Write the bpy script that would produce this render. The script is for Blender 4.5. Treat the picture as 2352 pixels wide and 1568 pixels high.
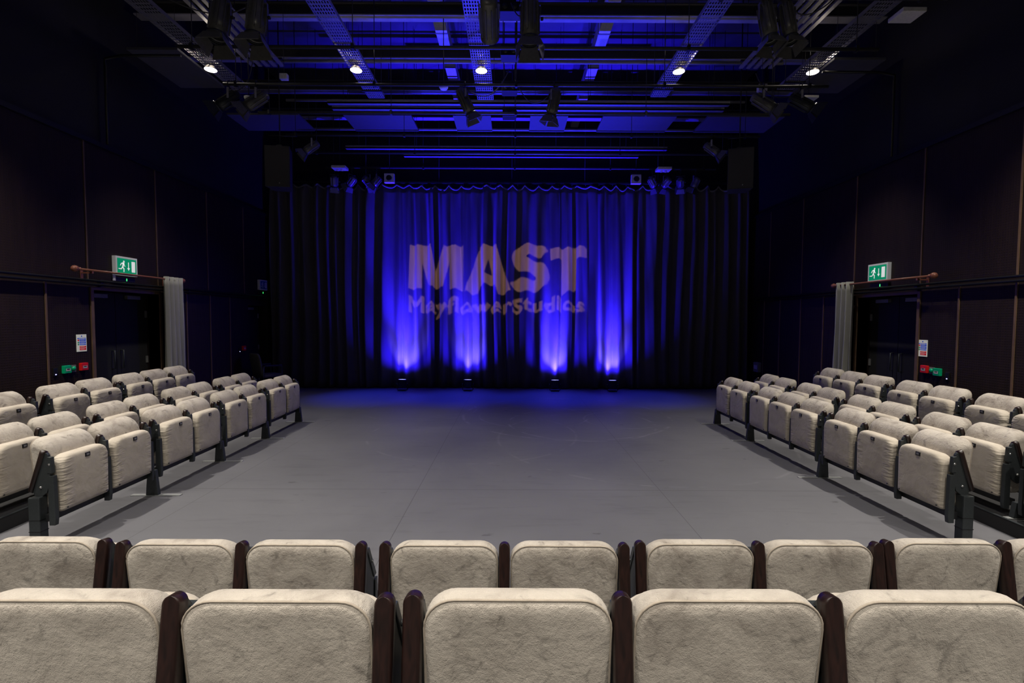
import bpy, bmesh, math, random
from math import pi, sin, cos, tan, atan2, radians as R
from mathutils import Vector, Matrix
from mathutils.geometry import tessellate_polygon
random.seed(7)
for o in list(bpy.data.objects): bpy.data.objects.remove(o)
SC = bpy.context.scene
COL = SC.collection

# ---------------------------------------------------------------- camera, exposure, world
F = 1110.0; CH = 1.785
cd = bpy.data.cameras.new('camera'); cam = bpy.data.objects.new('camera', cd); COL.objects.link(cam)
cd.sensor_width = 36; cd.lens = F/2352*36; cd.clip_start = .05; cd.clip_end = 100
cam.matrix_world = Matrix.Translation((0, 0, CH)) @ Matrix.Rotation(R(90-2.6), 4, 'X') @ Matrix.Rotation(R(.25), 4, 'Z')
SC.camera = cam
vs = SC.view_settings
vs.view_transform = 'Standard'; vs.look = 'None'; vs.gamma = 1; vs.use_curve_mapping = False
vs.exposure = 0.0
w = bpy.data.worlds.new('World'); SC.world = w; w.use_nodes = True
w.node_tree.nodes['Background'].inputs[0].default_value = (.6, .7, 1, 1)
w.node_tree.nodes['Background'].inputs[1].default_value = 0.0

# light settings used by the lamps below
HOUSE = [  # Y of the lamp row, watts
    (8.1, 230, 52, 400, 76), (4.6, 420, 84, 1250, 96), (1.2, 560, 110, 760, 122), (-2.4, 1250, 120, 1250, 120)]   # inner lamps: watts, cone; outer lamps: watts, cone
TRAY_X = [-4.95, -2.57, -.52, 2.71, 4.9]
UP_W, UP_WIDE, FLOOR_FILL, PROJ_W = 5600, 1900, 1200, 2700
BLUE = (.022, .008, 1.0)

def light(name, kind, loc, energy, color, target=None, size=.05, spot=None, blend=.3):
    l = bpy.data.lights.new(name, kind); l.energy = energy; l.color = color
    if kind == 'SPOT': l.spot_size = R(spot); l.spot_blend = blend; l.shadow_soft_size = size
    elif kind == 'POINT': l.shadow_soft_size = size
    o = bpy.data.objects.new(name, l); COL.objects.link(o); o.location = loc
    if target is not None:
        o.rotation_euler = (Vector(target)-Vector(loc)).to_track_quat('-Z', 'Y').to_euler()
    return o

# ---------------------------------------------------------------- materials
def nm(name):
    m = bpy.data.materials.new(name); m.use_nodes = True
    nt = m.node_tree; b = nt.nodes['Principled BSDF']
    return m, nt, b
def L(nt, a, b): nt.links.new(a, b)
def ramp(nt, fac, stops):
    r = nt.nodes.new('ShaderNodeValToRGB')
    while len(r.color_ramp.elements) < len(stops): r.color_ramp.elements.new(.5)
    for e, (p, c) in zip(r.color_ramp.elements, stops): e.position = p; e.color = (*c, 1)
    L(nt, fac, r.inputs[0]); return r.outputs[0]
def tc(nt, scale=(1, 1, 1), kind='Object', loc=(0, 0, 0)):
    t = nt.nodes.new('ShaderNodeTexCoord'); mp = nt.nodes.new('ShaderNodeMapping')
    mp.inputs['Scale'].default_value = scale; mp.inputs['Location'].default_value = loc
    L(nt, t.outputs[kind], mp.inputs[0]); return mp.outputs[0]
def noise(nt, vec, s, d=3, rough=.55, dist=0):
    n = nt.nodes.new('ShaderNodeTexNoise'); n.inputs['Scale'].default_value = s
    n.inputs['Detail'].default_value = d; n.inputs['Roughness'].default_value = rough
    n.inputs['Distortion'].default_value = dist
    L(nt, vec, n.inputs['Vector']); return n.outputs[0]
def bump(nt, b, h, st, dist=.01):
    n = nt.nodes.new('ShaderNodeBump'); n.inputs['Strength'].default_value = st; n.inputs['Distance'].default_value = dist
    L(nt, h, n.inputs['Height']); L(nt, n.outputs[0], b.inputs['Normal']); return n
def math_(nt, op, a, bval=None):
    n = nt.nodes.new('ShaderNodeMath'); n.operation = op
    for i, v in enumerate((a, bval)):
        if v is None: continue
        if isinstance(v, (int, float)): n.inputs[i].default_value = v
        else: L(nt, v, n.inputs[i])
    return n.outputs[0]
def plain(name, c, rough=.5, metal=0, var=.12, sc=30, bmp=0.0, spec=.5):
    m, nt, b = nm(name)
    v = tc(nt); n = noise(nt, v, sc, 3)
    L(nt, ramp(nt, n, [(.3, tuple(x*(1-var) for x in c)), (.7, tuple(min(1, x*(1+var)) for x in c))]), b.inputs['Base Color'])
    b.inputs['Roughness'].default_value = rough; b.inputs['Metallic'].default_value = metal
    b.inputs['Specular IOR Level'].default_value = spec
    if bmp: bump(nt, b, n, bmp, .003)
    return m
def emit(name, c, s, base=(.02, .02, .02)):
    m, nt, b = nm(name); b.inputs['Base Color'].default_value = (*base, 1)
    b.inputs['Emission Color'].default_value = (*c, 1); b.inputs['Emission Strength'].default_value = s
    return m

def suede(name, bright=1.0, big=5.0):
    m, nt, b = nm(name)
    t = nt.nodes.new('ShaderNodeTexCoord'); oi = nt.nodes.new('ShaderNodeObjectInfo')
    add = nt.nodes.new('ShaderNodeVectorMath'); add.operation = 'ADD'
    comb = nt.nodes.new('ShaderNodeCombineXYZ')
    rr = math_(nt, 'MULTIPLY', oi.outputs['Random'], 37.0)
    for i in range(3): L(nt, rr, comb.inputs[i])
    L(nt, t.outputs['Object'], add.inputs[0]); L(nt, comb.outputs[0], add.inputs[1])
    v = add.outputs[0]
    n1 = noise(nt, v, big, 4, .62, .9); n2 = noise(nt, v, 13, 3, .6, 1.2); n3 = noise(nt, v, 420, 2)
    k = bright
    c1 = ramp(nt, n1, [(.30, (.28*k, .247*k, .212*k)), (.44, (.40*k, .361*k, .314*k)), (.6, (.475*k, .433*k, .378*k)), (.75, (.42*k, .378*k, .328*k))])  # random tone patches put the suede's nap shading into the colour
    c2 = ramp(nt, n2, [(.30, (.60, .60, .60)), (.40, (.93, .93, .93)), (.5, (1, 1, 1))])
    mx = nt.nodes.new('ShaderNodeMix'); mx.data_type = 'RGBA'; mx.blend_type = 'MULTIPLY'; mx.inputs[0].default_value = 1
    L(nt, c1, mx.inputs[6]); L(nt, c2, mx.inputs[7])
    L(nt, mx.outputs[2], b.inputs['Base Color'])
    b.inputs['Roughness'].default_value = .92; b.inputs['Specular IOR Level'].default_value = .15
    b.inputs['Sheen Weight'].default_value = .22; b.inputs['Sheen Roughness'].default_value = .45
    b.inputs['Sheen Tint'].default_value = (1, .95, .86, 1)
    s = math_(nt, 'ADD', math_(nt, 'MULTIPLY', n3, .16), math_(nt, 'ADD', math_(nt, 'MULTIPLY', noise(nt, v, 60, 4, .6, .2), .38), math_(nt, 'MULTIPLY', noise(nt, v, 7, 4, .55, .5), 1.1)))
    bump(nt, b, s, .75, .016)
    return m
def suede_cover(name):                    # loose seat cover: creases pulling in from the side edges and a cross fold
    m, nt, b = nm(name)
    t = nt.nodes.new('ShaderNodeTexCoord'); oi = nt.nodes.new('ShaderNodeObjectInfo')
    add = nt.nodes.new('ShaderNodeVectorMath'); add.operation = 'ADD'; comb = nt.nodes.new('ShaderNodeCombineXYZ')
    rr = math_(nt, 'MULTIPLY', oi.outputs['Random'], 29.0)
    for i in range(3): L(nt, rr, comb.inputs[i])
    L(nt, t.outputs['Object'], add.inputs[0]); L(nt, comb.outputs[0], add.inputs[1]); v = add.outputs[0]
    sp = nt.nodes.new('ShaderNodeSeparateXYZ'); L(nt, t.outputs['Object'], sp.inputs[0])
    n1 = noise(nt, v, 5, 4, .62, .8)
    L(nt, ramp(nt, n1, [(.3, (.38, .335, .272)), (.5, (.455, .405, .335)), (.72, (.50, .45, .375))]), b.inputs['Base Color'])
    b.inputs['Roughness'].default_value = .92; b.inputs['Specular IOR Level'].default_value = .15
    b.inputs['Sheen Weight'].default_value = .2
    ax = math_(nt, 'ABSOLUTE', sp.outputs[0]); edge = nt.nodes.new('ShaderNodeMapRange')
    edge.inputs[1].default_value = .12; edge.inputs[2].default_value = .225; L(nt, ax, edge.inputs[0])
    mp = nt.nodes.new('ShaderNodeMapping'); mp.inputs['Scale'].default_value = (6, 6, 30); L(nt, v, mp.inputs[0])
    cre = noise(nt, mp.outputs[0], 1, 2, .5, .8)
    cr = math_(nt, 'MULTIPLY', math_(nt, 'MULTIPLY', cre, edge.outputs[0]), math_(nt, 'ADD', oi.outputs['Random'], .35))
    s = math_(nt, 'ADD', math_(nt, 'MULTIPLY', cr, 1.9), math_(nt, 'MULTIPLY', noise(nt, v, 9, 4, .55, .8), .5))
    bump(nt, b, s, .6, .016)
    return m

M = {}
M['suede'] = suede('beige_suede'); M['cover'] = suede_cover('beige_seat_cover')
M['piping'] = plain('beige_piping', (.36, .31, .25), .9)
M['wood'] = None
def wood(name, c1, c2, rough=.3, sc=1.0):
    m, nt, b = nm(name)
    v = tc(nt, (22*sc, 22*sc, 2.2*sc)); n = noise(nt, v, 3, 5, .6, .7)
    L(nt, ramp(nt, n, [(.3, c1), (.7, c2)]), b.inputs['Base Color'])
    b.inputs['Roughness'].default_value = rough; bump(nt, b, n, .06, .002)
    return m
M['wood'] = wood('dark_mahogany', (.006, .0025, .002), (.022, .008, .006), .40)
M['rodwood'] = wood('red_brown_rod', (.20, .065, .040), (.32, .12, .08), .38)
M['steel'] = plain('grey_powder_steel', (.036, .042, .045), .42, .3, .1, 60)
M['steeld'] = plain('dark_steel', (.018, .019, .021), .5, .2)
M['pipe'] = plain('grey_lit_pipe', (.07, .07, .068), .4, .3)  # black pipe, colour raised for its grey-lit look
M['galv'] = plain('galvanised_foot', (.30, .31, .31), .5, .5)
M['black'] = plain('black_metal', (.012, .012, .013), .42, .2)
M['blackm'] = plain('matt_black', (.010, .010, .011), .8)
M['lantern'] = plain('lantern_casting', (.13, .13, .12), .38, .35)
M['pale'] = plain('pale_metal_lit_yoke', (.42, .42, .42), .4, .6)  # pale metal; on yokes it puts their lit look into the colour
M['white'] = plain('white_plastic', (.62, .61, .58), .5)
M['grey'] = plain('grey_plastic', (.20, .20, .20), .5)
M['cable'] = plain('black_cable', (.05, .05, .05), .5)
M['raft'] = plain('grey_acoustic_raft', (.085, .085, .10), .95, 0, .05, 8)
M['deck'] = plain('roof_deck', (.085, .085, .10), .8, 0, .25, 1.5)
M['beamshade'] = plain('shaded_beam_web', (.03, .03, .035), .7)  # beam paint darkened for the web's unlit near face
M['duct'] = plain('pale_duct', (.62, .62, .64), .6)
M['beam'] = plain('painted_beam', (.22, .22, .25), .6, 0, .15, 4)
M['tray'] = plain('galvanised_tray', (.24, .24, .26), .42, .3, .1, 20)
M['chrome'] = plain('bright_bolt', (.5, .5, .5), .25, .9)
M['green'] = plain('call_point_green', (.0, .42, .18), .4, 0, .05)
M['red'] = plain('call_point_red', (.75, .015, .015), .4, 0, .05)
M['signgreen'] = emit('exit_sign_green', (.0, .25, .11), .62, (.0, .22, .10))
M['signwhite'] = emit('exit_sign_white', (.75, .78, .74), .62, (.7, .7, .7))
M['signframe'] = emit('exit_sign_frame', (.42, .42, .40), .3, (.5, .5, .5))
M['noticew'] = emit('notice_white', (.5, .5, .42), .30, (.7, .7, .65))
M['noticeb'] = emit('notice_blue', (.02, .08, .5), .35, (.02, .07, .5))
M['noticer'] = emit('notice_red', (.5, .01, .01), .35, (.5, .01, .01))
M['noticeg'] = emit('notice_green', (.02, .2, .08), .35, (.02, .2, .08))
M['signspill'] = plain('blue_spill_sign_face', (.01, .10, .22), .5)  # green sign face coloured blue for the stage light spilling on it
M['ledblue'] = emit('led_blue', (.45, .45, 1), 6)
M['ledgreen'] = emit('led_green', (.05, 1, .15), 3)
M['lamp'] = emit('lamp_face', (1, .90, .78), 9)
M['parlens'] = emit('par_lens_blue', (.25, .25, 1), 7)
M['speaker'] = plain('speaker_grille', (.035, .034, .032), .7, 0, .1, 90)
M['darkrig'] = plain('dark_fabric', (.05, .048, .045), .95)

def floor_mat():
    m, nt, b = nm('grey_stage_vinyl')
    v = tc(nt, (1, 1, 1)); vs_ = tc(nt, (.35, 2.4, 1))
    n1 = noise(nt, v, .55, 5, .6, .4); n2 = noise(nt, vs_, 4, 5, .7, .3); n3 = noise(nt, v, 60, 3)
    c = ramp(nt, n1, [(.3, (.088, .088, .097)), (.7, (.118, .118, .128))])
    c2 = ramp(nt, n2, [(.25, (.80, .80, .80)), (.45, (1, 1, 1)), (.62, (1.0, 1, 1)), (.75, (1, 1, 1))])
    mx = nt.nodes.new('ShaderNodeMix'); mx.data_type = 'RGBA'; mx.blend_type = 'MULTIPLY'; mx.inputs[0].default_value = 1
    L(nt, c, mx.inputs[6]); L(nt, c2, mx.inputs[7]); col = mx.outputs[2]
    # scuff arcs: thin rings around a few turning centres, broken up by noise
    for (cx, cy, r, wd, a) in [(1.2, 8.3, 1.25, .016, .10), (1.0, 9.0, 1.9, .02, .08), (.4, 8.9, 1.0, .015, .09), (2.0, 8.6, .7, .012, .08), (-.6, 7.5, 1.6, .015, .05), (1.9, 7.2, 2.1, .015, .05), (-1.8, 9.5, 1.1, .012, .05)]:
        d = nt.nodes.new('ShaderNodeVectorMath'); d.operation = 'DISTANCE'; L(nt, v, d.inputs[0]); d.inputs[1].default_value = (cx, cy, 0)
        dd = math_(nt, 'ABSOLUTE', math_(nt, 'SUBTRACT', d.outputs['Value'], r))
        mr = nt.nodes.new('ShaderNodeMapRange'); mr.inputs[1].default_value = 0; mr.inputs[2].default_value = wd*2
        mr.inputs[3].default_value = a*1.5; mr.inputs[4].default_value = 0; L(nt, dd, mr.inputs[0])
        nn = noise(nt, v, .9+r, 2); gate = nt.nodes.new('ShaderNodeMapRange'); gate.inputs[1].default_value = .46; gate.inputs[2].default_value = .6; L(nt, nn, gate.inputs[0])
        ad = nt.nodes.new('ShaderNodeMix'); ad.data_type = 'RGBA'; ad.blend_type = 'ADD'
        L(nt, math_(nt, 'MULTIPLY', mr.outputs[0], gate.outputs[0]), ad.inputs[0]); L(nt, col, ad.inputs[6]); ad.inputs[7].default_value = (.45, .45, .45, 1)
        col = ad.outputs[2]
    # dark scuffs
    n4 = noise(nt, tc(nt, (2.2, 5, 1)), 1.6, 3, .5)
    sc_ = ramp(nt, n4, [(.70, (1, 1, 1)), (.74, (.62, .62, .62)), (1, (.6, .6, .6))])
    m2 = nt.nodes.new('ShaderNodeMix'); m2.data_type = 'RGBA'; m2.blend_type = 'MULTIPLY'; m2.inputs[0].default_value = 1
    L(nt, col, m2.inputs[6]); L(nt, sc_, m2.inputs[7]); col = m2.outputs[2]
    # sheet seams
    sp = nt.nodes.new('ShaderNodeSeparateXYZ'); L(nt, v, sp.inputs[0])
    for ax, pos in ((0, -.98), (0, 1.56), (0, -3.1), (1, 5.0), (1, 9.9)):
        dd = math_(nt, 'ABSOLUTE', math_(nt, 'SUBTRACT', sp.outputs[ax], pos))
        lt = math_(nt, 'LESS_THAN', dd, .0028 if ax == 0 else .004)
        m3 = nt.nodes.new('ShaderNodeMix'); m3.data_type = 'RGBA'; L(nt, math_(nt, 'MULTIPLY', lt, .75), m3.inputs[0])
        L(nt, col, m3.inputs[6]); m3.inputs[7].default_value = (.035, .035, .036, 1); col = m3.outputs[2]
    L(nt, col, b.inputs['Base Color'])
    b.inputs['Roughness'].default_value = .62; b.inputs['Specular IOR Level'].default_value = .35
    bump(nt, b, n3, .05, .002)
    return m
M['floor'] = floor_mat()
def panel_mat():                       # fine vertical grooves across a dark brown timber panel
    m, nt, b = nm('dark_slatted_panel')
    v = tc(nt); sp = nt.nodes.new('ShaderNodeSeparateXYZ'); L(nt, v, sp.inputs[0])
    g = math_(nt, 'SINE', math_(nt, 'MULTIPLY', sp.outputs[1], 2*pi/.032)); g2 = math_(nt, 'SINE', math_(nt, 'MULTIPLY', sp.outputs[2], 2*pi/.032))
    gg = math_(nt, 'MAXIMUM', g, g2)
    n = noise(nt, tc(nt, (1, 8, .6)), 1.3, 5, .7)
    c = ramp(nt, n, [(.3, (.011, .0065, .0056)), (.7, (.024, .0125, .010))])
    c2 = ramp(nt, math_(nt, 'MULTIPLY_ADD', gg, .5), [(0, (.35, .35, .35)), (.5, (1, 1, 1))])
    mx = nt.nodes.new('ShaderNodeMix'); mx.data_type = 'RGBA'; mx.blend_type = 'MULTIPLY'; mx.inputs[0].default_value = .6
    L(nt, c, mx.inputs[6]); L(nt, c2, mx.inputs[7])
    L(nt, mx.outputs[2], b.inputs['Base Color']); b.inputs['Roughness'].default_value = .6
    b.inputs['Specular IOR Level'].default_value = .3
    bump(nt, b, gg, .25, .003)
    return m
M['panel'] = panel_mat()
M['wallblack'] = plain('black_wall_paint', (.008, .008, .009), .7, 0, .2, 2)
M['seam'] = plain('panel_edge', (.14, .085, .05), .5, 0, .2, 5)
def cloth(name, c, rough=.95, sheen=.1):
    m, nt, b = nm(name)
    n = noise(nt, tc(nt, (1, 1, .5)), 150, 2); n2 = noise(nt, tc(nt, (1, 1, .4)), 2.5, 4)
    L(nt, ramp(nt, n2, [(.3, tuple(x*.85 for x in c)), (.7, tuple(x*1.12 for x in c))]), b.inputs['Base Color'])
    b.inputs['Roughness'].default_value = rough; b.inputs['Sheen Weight'].default_value = sheen; b.inputs['Specular IOR Level'].default_value = .2
    bump(nt, b, n, .15, .003); return m
M['curtain'] = cloth('dark_stage_serge', (.085, .078, .082))
M['litedge'] = cloth('lit_curtain_edge', (.17, .165, .17))  # paler cloth, the lit look of the curtain top put into the colour
M['drape'] = cloth('grey_door_drape', (.34, .34, .30), .95, .2)

# ---------------------------------------------------------------- mesh helpers
class MB:
    def __init__(s): s.v = []; s.f = []; s.sm = []
    def add(s, vs, fs, T=None, smooth=False):
        o = len(s.v); s.v += [tuple(T @ Vector(v)) if T else tuple(v) for v in vs]
        s.f += [tuple(i+o for i in f) for f in fs]; s.sm += [smooth]*len(fs); return s
    def box(s, a, b, T=None):
        x0, y0, z0 = a; x1, y1, z1 = b
        x0, x1 = min(x0, x1), max(x0, x1); y0, y1 = min(y0, y1), max(y0, y1); z0, z1 = min(z0, z1), max(z0, z1)
        return s.add([(x0, y0, z0), (x1, y0, z0), (x1, y1, z0), (x0, y1, z0), (x0, y0, z1), (x1, y0, z1), (x1, y1, z1), (x0, y1, z1)],
                     [(0, 3, 2, 1), (4, 5, 6, 7), (0, 1, 5, 4), (1, 2, 6, 5), (2, 3, 7, 6), (3, 0, 4, 7)], T)
    def loft(s, rings, T=None, smooth=True, cap=True):
        n = len(rings[0]); vs_ = [p for r in rings for p in r]; fs = []
        for i in range(len(rings)-1):
            for j in range(n):
                k = (j+1) % n; fs.append((i*n+j, i*n+k, (i+1)*n+k, (i+1)*n+j))
        s.add(vs_, fs, T, smooth)
        if cap:
            o = len(s.v)-len(vs_)
            s.f += [tuple(o+j for j in range(n))[::-1], tuple(o+(len(rings)-1)*n+j for j in range(n))]; s.sm += [smooth]*2
        return s
    def tube(s, pts, r, n=8, T=None, cap=True):
        rings = []; pts = [Vector(p) for p in pts]; up = Vector((0, 0, 1))
        for i, p in enumerate(pts):
            d = (pts[min(i+1, len(pts)-1)]-pts[max(i-1, 0)]).normalized()
            a = d.cross(up); a = d.cross(Vector((1, 0, 0))) if a.length < .05 else a
            a.normalize(); b_ = d.cross(a); rr = r[i] if isinstance(r, (list, tuple)) else r
            if i and a.dot(pa) < 0: a = -a; b_ = -b_
            pa = a
            rings.append([tuple(p+a*rr*cos(2*pi*k/n)+b_*rr*sin(2*pi*k/n)) for k in range(n)])
        return s.loft(rings, T, True, cap)
    def lathe(s, prof, n=20, T=None, cap=True):      # profile (r, z) about z
        return s.loft([[(r*cos(2*pi*k/n), r*sin(2*pi*k/n), z) for k in range(n)] for r, z in prof], T, True, cap)
    def prism(s, poly, a, b, axis='x', T=None):      # poly in the other two axes
        def P(u, v, w_):
            return {'x': (w_, u, v), 'y': (u, w_, v), 'z': (u, v, w_)}[axis]
        return s.loft([[P(u, v, a) for u, v in poly], [P(u, v, b) for u, v in poly]], T, False)
    def mesh(s, name, mat, bevel=0):
        me = bpy.data.meshes.new(name); me.from_pydata(s.v, [], s.f); me.materials.append(mat)
        me.polygons.foreach_set('use_smooth', s.sm)
        bm = bmesh.new(); bm.from_mesh(me); bmesh.ops.recalc_face_normals(bm, faces=bm.faces)
        if bevel:
            es = [e for e in bm.edges if len(e.link_faces) == 2 and e.calc_face_angle(0) > .6]
            bmesh.ops.bevel(bm, geom=es, offset=bevel, segments=2, affect='EDGES', profile=.6, clamp_overlap=True)
        bm.to_mesh(me); bm.free(); me.update(); return me
    def build(s, name, mat, parent=None, bevel=0, label=None, T=None):
        o = bpy.data.objects.new(name, s.mesh(name, mat, bevel)); COL.objects.link(o)
        if parent: o.parent = parent
        if T is not None: o.matrix_local = T
        if label: o['label'] = label
        return o
def tag(o, label=None, cat=None, group=None, kind=None):
    if label: o['label'] = label
    if cat: o['category'] = cat
    if group: o['group'] = group
    if kind: o['kind'] = kind
    return o
def empty(name, loc=(0, 0, 0), rz=0):
    o = bpy.data.objects.new(name, None); COL.objects.link(o); o.location = loc; o.rotation_euler = (0, 0, rz); o.empty_display_size = .1; return o
def copy_tree(o, parent=None):
    c = o.copy(); COL.objects.link(c); c.parent = parent
    for ch in list(o.children): copy_tree(ch, c)
    return c
def struct(mb, name, mat, bevel=0): return tag(mb.build(name, mat, None, bevel), kind='structure')
def rrect(w_, z0, z1, rt, rb, y, n=7, dz=0):
    pts = []; hw = w_/2
    for (cx, cz, r, a0) in ((hw-rt, z1-rt, rt, 0), (-hw+rt, z1-rt, rt, 90), (-hw+rb, z0+rb, rb, 180), (hw-rb, z0+rb, rb, 270)):
        for k in range(n): a = R(a0+90*k/(n-1)); pts.append((cx+r*cos(a), y, cz+r*sin(a)))
    return pts

# ---------------------------------------------------------------- room shell
WL, WR, YN, YB, ZC = -6.3, 6.2, -4.5, 14.2, 8.2
mb = MB(); mb.box((WL-.5, YN, -.2), (WR+.5, YB+.2, 0)); struct(mb, 'floor', M['floor'])
mb = MB(); mb.box((WL-.5, YN, ZC), (WR+.5, YB+.2, ZC+.2)); struct(mb, 'ceiling', M['deck'])
mb = MB(); mb.box((WL-.5, YB, 0), (WR+.5, YB+.2, ZC)); struct(mb, 'wall_back', M['wallblack'])
mb = MB(); mb.box((WL-.5, YN-.2, -.2), (WR+.5, YN, ZC)); struct(mb, 'wall_near', M['wallblack'])
DL = (7.28, 8.64); DR = (7.40, 8.68); DB = (11.55, 12.45)
def side_wall(side, X, doors, H):
    s = -1 if side == 'left' else 1
    mb = MB(); y = YN; z1 = 4.4
    for (a, b, h) in doors:
        mb.box((X, y, 0), (X+s*.35, a, z1)); mb.box((X, a, h), (X+s*.35, b, z1)); y = b
    mb.box((X, y, 0), (X+s*.35, YB, z1))
    struct(mb, 'wall_'+side, M['panel'])
    mb = MB(); mb.box((X+s*.06, YN, z1), (X+s*.35, YB, ZC)); o = struct(mb, 'wall_upper_'+side, M['wallblack'])
    mb = MB(); mb.box((X-s*.03, YN, z1-.02), (X+s*.06, YB, z1+.05)); struct(mb, 'trim_'+('1' if s < 0 else '2'), M['black'])
side_wall('left', WL, [(DL[0], DL[1], 2.2), (DB[0], DB[1], 2.1)], 2.2)
side_wall('right', WR, [(DR[0], DR[1], 2.2)], 2.2)
tn = [3]
def trim(mb, mat):
    o = struct(mb, 'trim_%d' % tn[0], mat); tn[0] += 1; return o
for s, X, low, up in ((-1, WL, [5.1, 6.54, 9.37, 10.1, 10.8], [5.85, 7.2, 8.62, 10.05, 11.4]), (1, WR, [5.96, 6.72, 9.64, 10.4, 11.2, 11.9], [5.96, 7.37, 8.8, 10.4, 11.7])):
    for y in low:
        mb = MB(); mb.box((X-s*.012, y-.012, 0), (X+s*.01, y+.012, 2.27)); trim(mb, M['seam'])
    for y in up:
        mb = MB(); mb.box((X-s*.012, y-.010, 2.36), (X+s*.01, y+.010, 4.38)); trim(mb, M['seam'])
    d = DL if s < 0 else DR
    mb = MB()                                        # door architrave
    mb.box((X-s*.02, d[0]-.05, 0), (X+s*.2, d[0], 2.24)); mb.box((X-s*.02, d[1], 0), (X+s*.2, d[1]+.05, 2.24)); mb.box((X-s*.02, d[0], 2.2), (X+s*.2, d[1], 2.24))
    trim(mb, M['seam'])
# doors, set back in their openings
dn = [1]
def door(X, s, y0, y1, h, double=True):
    r = empty('door_%d' % dn[0], (X+s*.25, (y0+y1)/2, 0)); dn[0] += 1; r['kind'] = 'structure'
    n = 2 if double else 1; wl = (y1-y0)/n
    for k in range(n):
        a = y0+k*wl-(y0+y1)/2; mb = MB(); mb.box((-.022, a+.004, .01), (.022, a+wl-.004, h-.01)); lf = mb.build('door_leaf', M['blackm'], r, .003)
        hy = a+wl-.09 if (k == 0 and double) else a+.09
        mb = MB(); mb.tube([(-s*.022, hy, .95), (-s*.07, hy, .95), (-s*.07, hy, 1.25), (-s*.022, hy, 1.25)], .010); mb.build('pull_handle', M['steel'], lf)
        ey = a+.02 if (k == 0 and double) else a+wl-.02
        for z in (.25, 1.05, 1.85):
            mb = MB(); mb.box((-s*.022, ey-.03, z-.06), (-s*.030, ey+.03, z+.06)); mb.build('hinge', M['grey'], lf)
        mb = MB(); mb.box((-s*.022, a+wl/2-.14, h-.1), (-s*.075, a+wl/2+.14, h-.04)); mb.build('door_closer', M['grey'], lf)
    return r
door(WL, -1, *DL, 2.2); door(WR, 1, *DR, 2.2); door(WL, -1, *DB, 2.1, False)

# dado rails (twin black conduit) on both walls
for s, X, lab in ((-1, WL, 'left'), (1, WR, 'right')):
    r = empty('wall_rail', (X, 4, 2.31))
    tag(r, 'black twin pipe rail running along the %s wall above the door' % lab, 'rail')
    for z in (-.028, .028):
        mb = MB(); mb.tube([(-s*.055, -8, z), (-s*.055, 8.3, z)], .019, 10); mb.build('rail_pipe', M['black'], r)
    for k in range(8):
        mb = MB(); y = -6.6+k*2.0; mb.box((0, y-.03, -.055), (-s*.05, y+.03, .055)); mb.build('rail_bracket', M['black'], r)

# risers under the side rows
def riser(pts, z0, z1, lab, front):
    mb = MB(); mb.prism(pts, z0, z1, 'z'); r = mb.build('seating_riser', M['blackm'], None, .004)
    tag(r, lab, 'riser', 'risers under the seating')
    mb = MB(); a, b = front
    d = (Vector((b[0], b[1], 0))-Vector((a[0], a[1], 0))).normalized(); nx = Vector((-d.y, d.x, 0))*.012
    q = [(a[0]-nx.x, a[1]-nx.y), (b[0]-nx.x, b[1]-nx.y), (b[0]+nx.x, b[1]+nx.y), (a[0]+nx.x, a[1]+nx.y)]
    mb.prism(q, z1+.0005, z1+.006, 'z'); mb.build('nosing', M['steel'], r)
def XB_l(y): return -4.38-.043*(y-4.21)
def XB_r(y): return 4.32+.028*(y-4.37)
def XC_l(y): return -5.17-.060*(y-4.9)
def XC_r(y): return 5.10+.024*(y-5.1)
def XA_l(y): return -3.52-.0215*y
def XA_r(y): return 3.56+0*y
y0, y1 = 2.4, 8.75
riser([(XB_l(y0)+.14, y0), (XB_l(y1)+.14, y1), (XC_l(y1)+.14, y1), (XC_l(y0)+.14, y0)], 0, .12, 'low black riser under the middle row of left seating', ((XB_l(y0)+.13, y0), (XB_l(y1)+.13, y1)))
riser([(XC_l(y0)+.14, y0), (XC_l(y1)+.14, y1), (-5.95, y1), (-5.95, y0)], 0, .29, 'higher black riser under the back row of left seating', ((XC_l(y0)+.13, y0), (XC_l(y1)+.13, y1)))
riser([(XB_r(y0)-.14, y0), (XB_r(y1)-.14, y1), (XC_r(y1)-.14, y1), (XC_r(y0)-.14, y0)], 0, .12, 'low black riser under the middle row of right seating', ((XB_r(y0)-.13, y0), (XB_r(y1)-.13, y1)))
riser([(XC_r(y0)-.14, y0), (XC_r(y1)-.14, y1), (5.85, y1), (5.85, y0)], 0, .29, 'higher black riser under the back row of right seating', ((XC_r(y0)-.13, y0), (XC_r(y1)-.13, y1)))
riser([(-4.6, -1.2), (4.6, -1.2), (4.6, 1.72), (-4.6, 1.72)], 0, .29, 'black riser carrying the nearest row of seats', ((-4.6, 1.71), (4.6, 1.71)))

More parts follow.
